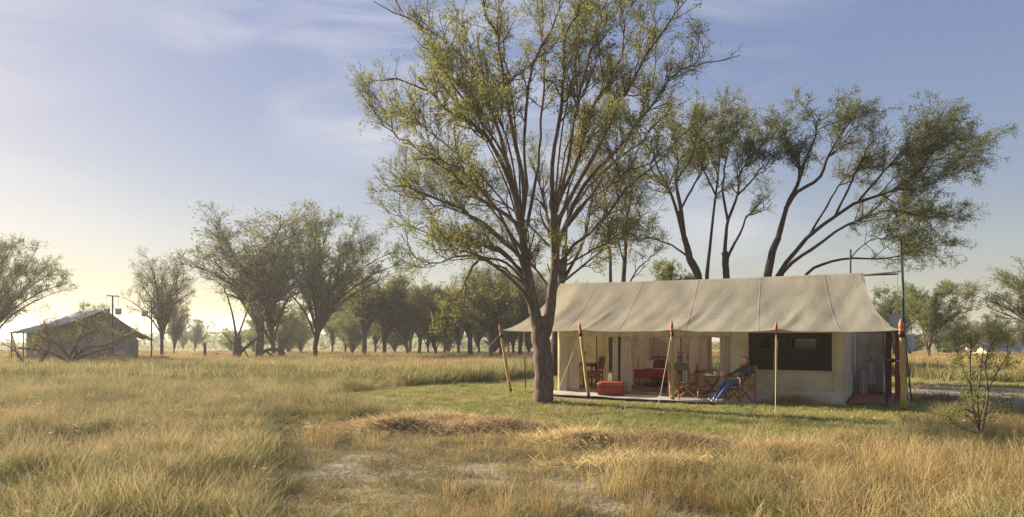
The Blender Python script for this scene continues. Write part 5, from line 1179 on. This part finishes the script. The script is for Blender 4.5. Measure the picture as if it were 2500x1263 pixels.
for a in [
 ('wide', -35, 50, 572, 20, 'broad dark tree cut by the left photo edge', 1.0), ('vase', 395, 60, 608, 0, 'thin vase-shaped tree right of the left tent', 1.0), ('round', 425, 78, 725, 80, 'low round tree behind the vase-shaped tree', .8),
 ('vase', 632, 62, 495, 140, 'tallest sparse tree of the left grove', 1.7), ('open', 669, 64, 590, 40, 'dark straight tree just right of the tallest sparse tree', 1.3), ('wide', 770, 60, 512, 20, 'dense tree leaning right in the left grove', 1.0),
 ('slim', 885, 70, 655, 10, 'slim straight tree at the middle of the left grove', 1.9), ('open', 938, 72, 662, 100, 'open tree with pale crown left of the grove centre', 1.6), ('round', 995, 74, 672, 200, 'multi-stemmed round tree in the grove centre', 1.35), ('vase', 1022, 80, 690, 60, 'thin tree right behind the multi-stemmed tree', 1.6),
 ('brown', 1064, 70, 702, 30, 'browning low-crowned tree left of the tall tree', 1.3), ('open', 1120, 80, 690, 250, 'open tree behind the drooping bare branch', 1.5), ('slim', 1150, 68, 665, 120, 'slim trunk left of the first wooden post', 2.0), ('open', 1198, 58, 636, 300, 'tree with fan of dark stems left of the first post', 1.6),
 ('round', 1225, 66, 650, 150, 'leafy tree directly behind the first wooden post', 1.1), ('slim', 1270, 62, 640, 220, 'slim tree seen under the left eave', 1.4), ('vase', 1310, 70, 650, 310, 'sparse tree hidden partly by the tall trunk', 1.2),
 ('bush', 860, 85, 735, 10, 'pale green bushy tree between the grove trunks', .9), ('bush', 690, 80, 745, 90, 'pale bushy tree behind the fallen branch', .9), ('bush', 735, 95, 742, 200, 'small pale tree left of the dense leaning tree', .8), ('round', 810, 100, 715, 260, 'far green tree seen through the grove', 1.0),
 ('round', 474, 120, 778, 20, 'small far tree on the open left horizon', 1.1), ('wide', 447, 140, 800, 50, 'tiny flat-topped tree far behind the vase-shaped tree', 1.0), ('round', 230, 110, 738, 120, 'tree top peeping over the left tent roof', 1.2), ('bush', 565, 130, 808, 20, 'low far bush left of the broken stump', 1.4),
 ('lean', 2262, 52, 688, 10, 'pale-barked tree leaning right in the right field', 1.15), ('round', 2185, 60, 700, 60, 'green tree just beyond the right tent end', 1.3), ('wide', 2560, 42, 628, 170, 'broad tree cut by the right photo edge', 1.15), ('round', 2420, 80, 765, 300, 'low green tree above the long low tent', 1.5), ('round', 2335, 75, 770, 200, 'low tree behind the leaning right tree', 1.7), ('bush', 2312, 85, 838, 40, 'low bright green bush in the right field', 1.6), ('wide', 2500, 95, 780, 80, 'dark far tree at the right edge', 1.0),
 ('bush', 1640, 36, 634, 60, 'pale green bushy tree just above the tent ridge', .75),
]: plant(*a[:6], wide=a[6])
for q, (kind, px, d, top, wd, lab) in enumerate([('bush', 705, 90, 770, 1.2, 'low pale bush between the dark straight tree and the dense leaning tree'), ('round', 845, 92, 740, 1.1, 'green tree behind the left side of the slim straight tree'), ('brown', 915, 96, 735, 1.3, 'browning tree behind the right side of the slim straight tree'), ('bush', 965, 100, 750, 1.3, 'low pale bush just left of the multi-stemmed tree'), ('round', 1045, 98, 730, 1.2, 'green tree behind the left of the browning low tree'), ('bush', 1095, 104, 745, 1.4, 'low pale bush right of the browning low tree'), ('open', 1085, 88, 700, 1.5, 'open tree between the browning tree and the drooping branch'), ('brown', 1170, 92, 725, 1.4, 'browning tree left of the fan of dark stems'), ('bush', 1205, 100, 752, 1.5, 'low pale bush at the foot of the fan of dark stems'), ('round', 1255, 90, 700, 1.4, 'green tree above the left eave corner'), ('bush', 1290, 96, 740, 1.4, 'low pale bush seen under the left eave beside the thin pole'), ('open', 1325, 84, 690, 1.6, 'open tree right behind the tall trunk'), ('round', 1385, 88, 690, 1.3, 'green tree seen through the desk opening'), ('bush', 1430, 92, 700, 1.5, 'pale bush behind the left end of the tent'), ('wide', 1240, 110, 690, .9, 'far broad tree behind the first wooden post'), ('vase', 1000, 110, 690, 1.6, 'far thin tree behind the multi-stemmed tree'), ('bush', 620, 100, 780, 1.3, 'low pale bush behind the fallen trunk'), ('round', 2150, 90, 750, 1.5, 'far green tree showing beside the right roof edge'), ('bush', 2230, 100, 815, 2.0, 'far low bush right of the shower mast'), ('round', 2290, 95, 775, 1.5, 'far green tree behind the leaning right trunk'), ('brown', 2380, 100, 790, 1.5, 'far browning tree behind the thorn sapling'), ('bush', 2470, 110, 820, 2.0, 'far low bush behind the long low tent')]):
    o_ = plant(kind, px, d, top, 47 * q, lab, wide=wd, group='undergrowth behind the grove' if px < 1500 else 'undergrowth behind the right field'); o_.rotation_euler[0] = R(((q * 37) % 11) - 5)
for kk in PROTO:
    if kk not in used:
        for c in list(PROTO[kk][0].children): bpy.data.objects.remove(c)
        bpy.data.objects.remove(PROTO[kk][0])

# far wood on the horizon: one mass
rg = np.random.default_rng(77); FV = []
K = 26000; ang = rg.uniform(-.78, .80, K); dist = rg.uniform(230, 420, K); x = np.tan(ang) * dist; hgt = 1.0 + 6.5 * vnoise(x, dist * .02 + 3, 22, 31) ** 2.2 + 1.5 * vnoise(x, dist * .05, 7, 32); z = terrain(x, dist) + rg.uniform(0, 1, K) ** .8 * hgt
P = np.stack([x, dist, z], -1); d1 = unit(rg.normal(size=(K, 3))); d2 = unit(np.cross(d1, rg.normal(size=(K, 3)))); sz = rg.uniform(.5, 1.2, K)[:, None]
FVv = np.stack([P - d1 * sz, P + d2 * sz * .6, P + d1 * sz, P - d2 * sz * .6], 1).reshape(-1, 3)
tag(np_mesh('far_woodland', FVv, np.arange(K * 4).reshape(-1, 4), [M['leaf_dark']]), 'thin dark line of far woodland along the horizon', 'woodland', kind='stuff')
# ------------------------------------------------------------------ stumps, brush, heaps, sapling
def tubes_thing(name, label, cat, origin, lines, m, sides=6, part='branch', group=None):
    o = thing(name, label, cat, origin, 0, group); mb = MB()
    for pts, ra, rb in lines: mb.tube([Vector(p) for p in catmull(pts, 9)], list(np.linspace(ra, rb, 9)), sides)
    mb.build(part, m, o, True); return o
def stump(px, d, w, top, label, seed, lines=()):
    b0 = base(px, d); rg = np.random.default_rng(seed); s = d / F; h = (H - b0.z) - (top - HY) * s; o = thing('tree_stump', label, 'stump', b0, 0, 'stumps in the meadow')
    mb = MB(); n = 12; v = []; f = []
    for k in range(5):
        for j in range(n):
            a = j / n * 6.283; r = w * (1.25 - .07 * k) * (1 + .12 * math.sin(a * 3 + seed)); v.append((r * math.cos(a), r * math.sin(a), -.2 + (h + .2) * k / 4 + (rg.uniform(-.12, .15) * h * .5 if k == 4 else 0)))
    for k in range(4):
        for j in range(n): f.append((k*n+j, k*n+(j+1)%n, (k+1)*n+(j+1)%n, (k+1)*n+j))
    f.append(tuple(4*n + j for j in range(n))); mb.add(v, f); mb.build('stump_wood', M['bark'], o)
    for pts, ra, rb in lines: MB().tube([Vector(p) - b0 for p in catmull([at(a, b_, d) for a, b_ in pts], 9)], list(np.linspace(ra, rb, 9)), 6).build('limb', M['bark_dark'], o, True)
    return o
st = stump(579, 48, .26, 822, 'thick broken grey stump with a long side branch', 5, [([(585, 862), (610, 840), (640, 815), (680, 790), (715, 775)], .12, .03), ([(590, 845), (605, 870), (612, 880)], .06, .03), ([(578, 830), (570, 780), (560, 740), (545, 700), (520, 680)], .08, .012), ([(580, 826), (596, 780), (610, 740), (612, 690)], .07, .012), ([(576, 850), (560, 830), (545, 815), (520, 812)], .05, .012)])
rgs = np.random.default_rng(9)
b0 = base(579, 48); Pm = np.array([catmull([np.array(at(a, b_, 48)) - np.array(b0) for a, b_ in pts], 12) for pts in ([(578, 830), (570, 780), (560, 740), (545, 700), (520, 680)], [(580, 826), (596, 780), (610, 740), (612, 690)], [(576, 850), (560, 830), (545, 815), (520, 812)], [(580, 830), (600, 800), (630, 770), (640, 730)])])
Rm = np.tile(np.linspace(.06, .012, 12), (4, 1)); P2, R2 = grow(Pm, Rm, rgs, 4.0, .2, 1, (25, 60), (.5, 1.4), (0, 0, .3), .18, 6, .02, .01); P3, R3 = grow(P2, R2, rgs, 4.0, .1, 1, (25, 70), (.3, .7), (0, 0, .3), .2, 4, .012, .008)
v_, q_ = tubes(np.concatenate([P3]), R3, 3, rgs); np_mesh('sprout_twigs', v_, q_, M['bark_dark'], st)['kind'] = 'stuff'
v_, q_ = leaves(P3, rgs, 6, .13, .07); np_mesh('sprout_leaves', v_, q_, [M['leaf_green']], st)['kind'] = 'stuff'
stump(500, 55, .10, 838, 'small forked stump on the open left field', 6, [([(500, 850), (492, 838)], .05, .03)])
stump(684, 58, .20, 824, 'dark charred stump end right of the fallen trunk', 7)
stump(632, 57, .28, 838, 'pale rounded stump left of the fallen trunk', 8)
fb = base(665, 57); tubes_thing('fallen_trunk', 'dark arched fallen trunk under the left grove', 'fallen tree', fb, [([np.array(at(a, b_, 57)) - np.array(fb) for a, b_ in pts], ra, rb) for pts, ra, rb in [([(625, 876), (645, 858), (665, 853), (685, 856), (692, 868)], .12, .20), ([(650, 858), (668, 872), (676, 882)], .10, .08), ([(640, 858), (632, 848), (628, 838)], .1, .06)]], M['bark_dark'])
# dead brush heap
hb = base(1045, 40); rg = np.random.default_rng(15); ln = []
for k in range(70):
    a = rg.uniform(0, 6.283); r = rg.uniform(0, .9); p = np.array([math.cos(a) * r, math.sin(a) * r * .5, rg.uniform(0, .35)]); e = p + np.array([rg.normal() * .7, rg.normal() * .4, rg.uniform(.05, .45)]); ln.append(([p, (p + e) / 2 + rg.normal(size=3) * .12, e], .02, .007))
tubes_thing('brush_heap', 'low heap of dead grey branches in the meadow', 'brush', hb, ln, M['bark'], 4, 'dead_branches').children[0]['kind'] = 'stuff'
# dead fallen thorn bush before the left tent
hb = base(200, 34); rg = np.random.default_rng(16); ln = []
P1 = np.array([catmull([np.array(at(a, b_, 34)) - np.array(hb) for a, b_ in pts], 12) for pts in ([(165, 885), (180, 850), (200, 825), (225, 810), (260, 805)], [(170, 885), (210, 850), (250, 845), (290, 830), (330, 815)], [(175, 885), (150, 850), (120, 830), (90, 825)], [(180, 880), (230, 860), (270, 850), (300, 835)], [(160, 880), (120, 860), (60, 850), (20, 860)], [(185, 870), (190, 830), (210, 800), (215, 780)], [(60, 890), (40, 860), (10, 840)], [(100, 885), (120, 850), (115, 810), (105, 780)])])
R1 = np.tile(np.linspace(.07, .012, 12), (len(P1), 1)); P2, R2 = grow(P1, R1, rg, 8, .1, 1, (25, 75), (.5, 1.6), (0, 0, .12), .2, 7, .018, .009); P3, R3 = grow(P2, R2, rg, 7, .1, 1, (25, 70), (.25, .8), (0, 0, .1), .22, 4, .01, .007)
tb_ = thing('thorn_bush', 'bare tangled thorn bush in front of the left tent', 'bush', hb)
assemble(tb_, [(P1, R1, 6, rg), (P2, R2, 4, rg), (P3, R3, 3, rg)], [leaves(P3, rg, 4.0, .08, .05)], M['bark'], [M['leaf_olive']])
# thin saplings standing in the meadow
for px, d, top, lab in [(1107, 40, 815, 'thin bare stick standing in the meadow left of the first post')]: tubes_thing('bare_stick', lab, 'stick', base(px, d), [([(0, 0, 0), (.02, 0, .8), (0, 0, (852 - 830) / F * d + .7)], .025, .012)], M['bark_dark'])
# thorny sapling at the right
hb = gnd(2392, 1095); rg = np.random.default_rng(18); dd = hb.y
gl_ = [([(2392, 1098), (2388, 1060), (2390, 1020), (2385, 980), (2392, 930), (2398, 880), (2402, 840)], 0, .035, .008), ([(2392, 1080), (2405, 1010), (2412, 950), (2405, 890), (2420, 840), (2440, 820)], .1, .03, .007), ([(2390, 1050), (2375, 1000), (2370, 940), (2368, 880), (2372, 840), (2365, 815)], -.1, .028, .007), ([(2388, 1020), (2360, 1000), (2330, 1010), (2310, 1020)], -.1, .02, .008), ([(2412, 950), (2440, 900), (2460, 860), (2455, 815)], .2, .018, .006), ([(2370, 940), (2350, 900), (2345, 860)], -.3, .014, .006), ([(2395, 1030), (2430, 990), (2460, 975)], .2, .014, .006), ([(2391, 1060), (2350, 1045), (2315, 1030)], -.2, .012, .005)]
P1 = np.array([catmull([np.array(at(a, b_, dd + off)) - np.array(hb) for a, b_ in pts], 14) for pts, off, _, _ in gl_]); R1 = np.array([np.linspace(a, b_, 14) * .68 for _, _, a, b_ in gl_])
P2, R2 = grow(P1, R1, rg, 13, .2, 1, (25, 65), (.15, .45), (0, 0, .25), .16, 6, .008, .003); P3, R3 = grow(P2, R2, rg, 10, .1, 1, (25, 70), (.08, .22), (0, 0, .2), .2, 4, .004, .0025)
sg = thing('thorn_sapling', 'young thorn tree with tiny yellow green leaves at the right front', 'sapling', hb)
assemble(sg, [(P1, R1, 7, rg), (P2, R2, 4, rg), (P3, R3, 3, rg)], [leaves(P3, rg, 15, .04, .035), leaves(P2, rg, 14, .04, .035)], M['bark'], [M['leaf_pale'], M['leaf_green']])
# mown straw heaps
HEAPM = [grassm('heap_straw', (.46, .36, .20), (.58, .45, .26), t=.5), grassm('heap_gold', (.42, .29, .13), (.50, .37, .18), t=.5), grassm('heap_grey', (.36, .30, .20), (.46, .38, .25), t=.5)]
def heap(px, py, rx, ry, hh, n, label, seed):
    b0 = gnd(px, py); rg = np.random.default_rng(seed); o = thing('straw_heap', label, 'straw heap', b0, 0, 'heaps of mown grass')
    def hf(x, y): q = (x / rx) ** 2 + (y / ry) ** 2; return hh * np.clip(1 - q, 0, 1) ** .8 * (.25 + 1.5 * vnoise(x + 9 + seed, y + 5, .32, 4))
    MB().sheet(lambda a, t: Vector(((a - .5) * 2 * rx, (t - .5) * 2 * ry, float(hf((a - .5) * 2 * rx, (t - .5) * 2 * ry)) * .7 - .035)), 30, 14).build('packed_core', HEAPM[1], o, True)
    x, y = rg.normal(0, .62, n) * rx, rg.normal(0, .66, n) * ry; p = np.stack([x, y, hf(x, y) + rg.uniform(-.02, .06, n)], -1)
    a = rg.uniform(0, 6.283, n); d = np.stack([np.cos(a), np.sin(a), np.abs(rg.normal(.12, .35, n))], -1); ln_ = rg.uniform(.10, .32, n)[:, None]; s = unit(np.cross(d, rg.normal(size=(n, 3)))) * .0035; e = p + d * ln_; m_ = (p + e) / 2 + rg.normal(size=(n, 3)) * .02
    V = np.stack([p - s, p + s, m_ + s, m_ - s, e], 1).reshape(-1, 3); b_ = np.arange(n)[:, None] * 5
    st_ = np_mesh('straw', V, [b_ + np.array([[0, 1, 2, 3]]), b_ + np.array([[3, 2, 4]])], HEAPM, o, False, np.tile(rg.choice(3, n, p=[.6, .32, .08]), 2)); st_['kind'] = 'stuff'
for a in [(955, 1052, .95, .42, .20, 5000, 'dark grey green mown heap at the left end of the row', 51), (1060, 1030, .75, .30, .12, 3500, 'low straw heap behind the left end of the row', 52), (1215, 1052, 1.05, .36, .18, 6000, 'golden straw heap below the tree trunk', 53), (1408, 1082, .72, .34, .20, 4500, 'straw heap left of the row middle', 54), (1590, 1086, .95, .34, .19, 5500, 'straw heap at the middle of the row', 55), (1920, 1104, .80, .26, .10, 3500, 'low straw heap before the dark window', 56), (1600, 1140, .9, .3, .07, 3500, 'flat scattered straw nearest the camera', 57), (1935, 987, .48, .2, .16, 2500, 'small grass heap against the tent wall', 58), (2300, 982, .8, .35, .12, 3000, 'dark trampled hay beside the right track', 59), (2340, 1112, .7, .25, .07, 2500, 'flat straw at the foot of the thorn sapling', 60)]: heap(a[0], a[1], a[2], a[3], a[4] * .5, int(a[5] * 1.3), *a[6:])
# ------------------------------------------------------------------ haze: thin morning air over the whole plain
hz = bpy.data.materials.new('haze_air'); hz.use_nodes = True; n, l = hz.node_tree.nodes, hz.node_tree.links; n.remove(n['Principled BSDF'])
pv = n.new('ShaderNodeVolumePrincipled'); pv.inputs['Color'].default_value = (.96, .95, .93, 1); pv.inputs['Density'].default_value = .0007; pv.inputs['Anisotropy'].default_value = .35
l.new(pv.outputs[0], n['Material Output'].inputs['Volume'])
hzo = MB().box((0, 730, (-37 + 18) / 2), (3300, 1570, 55)).build('haze', hz); tag(hzo, 'thin pale morning haze over the plain', 'haze', kind='stuff')
# ------------------------------------------------------------------ sub-parts: small pieces go under the part that carries them
SUB = {'safari_tent': {'seam': 'fly_roof', 'stitched_seam': 'fly_roof', 'eave_hem': 'fly_roof', 'window_hem': 'window_screen', 'strap': 'header_valance'}, 'wooden_post': {'collar': 'pole', 'finial': 'pole', 'foot_cap': 'pole'}, 'white_mug': {'handle': 'cup'}, 'sugar_bowl': {'lid': 'bowl'}, 'milk_jug': {'handle': 'body'}, 'coffee_press': {'plunger_rod': 'lid', 'plunger_knob': 'lid', 'handle': 'pot'}, 'shower_bucket': {'bail': 'bucket', 'rose': 'bucket'}, 'hanging_bucket': {'bail': 'bucket', 'pipe': 'bucket', 'cord': 'bucket'}, 'person': {'eye': 'head', 'ear': 'head', 'mouth': 'head', 'hair': 'head', 'collar': 'body', 'jacket_front': 'body'}, 'reading_lamp': {'shade': 'stem'}, 'desk_lamp': {'shade': 'stand'}, 'mosquito_net': {'swag_hem': 'front_swag', 'tie_band': 'gathered_corner'}, 'floor_pouf': {'piping': 'cover'}, 'gabled_tent': {'red_patch': 'gable_wall', 'gable_panel': 'gable_wall'}, 'upright_board': {'soap_shelf': 'board', 'bracket': 'board'}, 'towel': {'hook': 'rail', 'arm': 'rail'}, 'shower_tap': {'lever': 'valve'}, 'guy_rope': {'peg': 'cord'}}
for t_ in [o for o in scene.objects if o.type == 'EMPTY']:
    rule = SUB.get(t_.name.split('.')[0])
    if not rule: continue
    kids = list(t_.children); seen = {}
    for c in kids:
        k_ = c.name.split('.')[0]
        if k_ in rule:
            hosts = [h for h in kids if h.name.split('.')[0] == rule[k_]]
            if hosts: c.parent = hosts[seen.get(k_, 0) % len(hosts)]; seen[k_] = seen.get(k_, 0) + 1
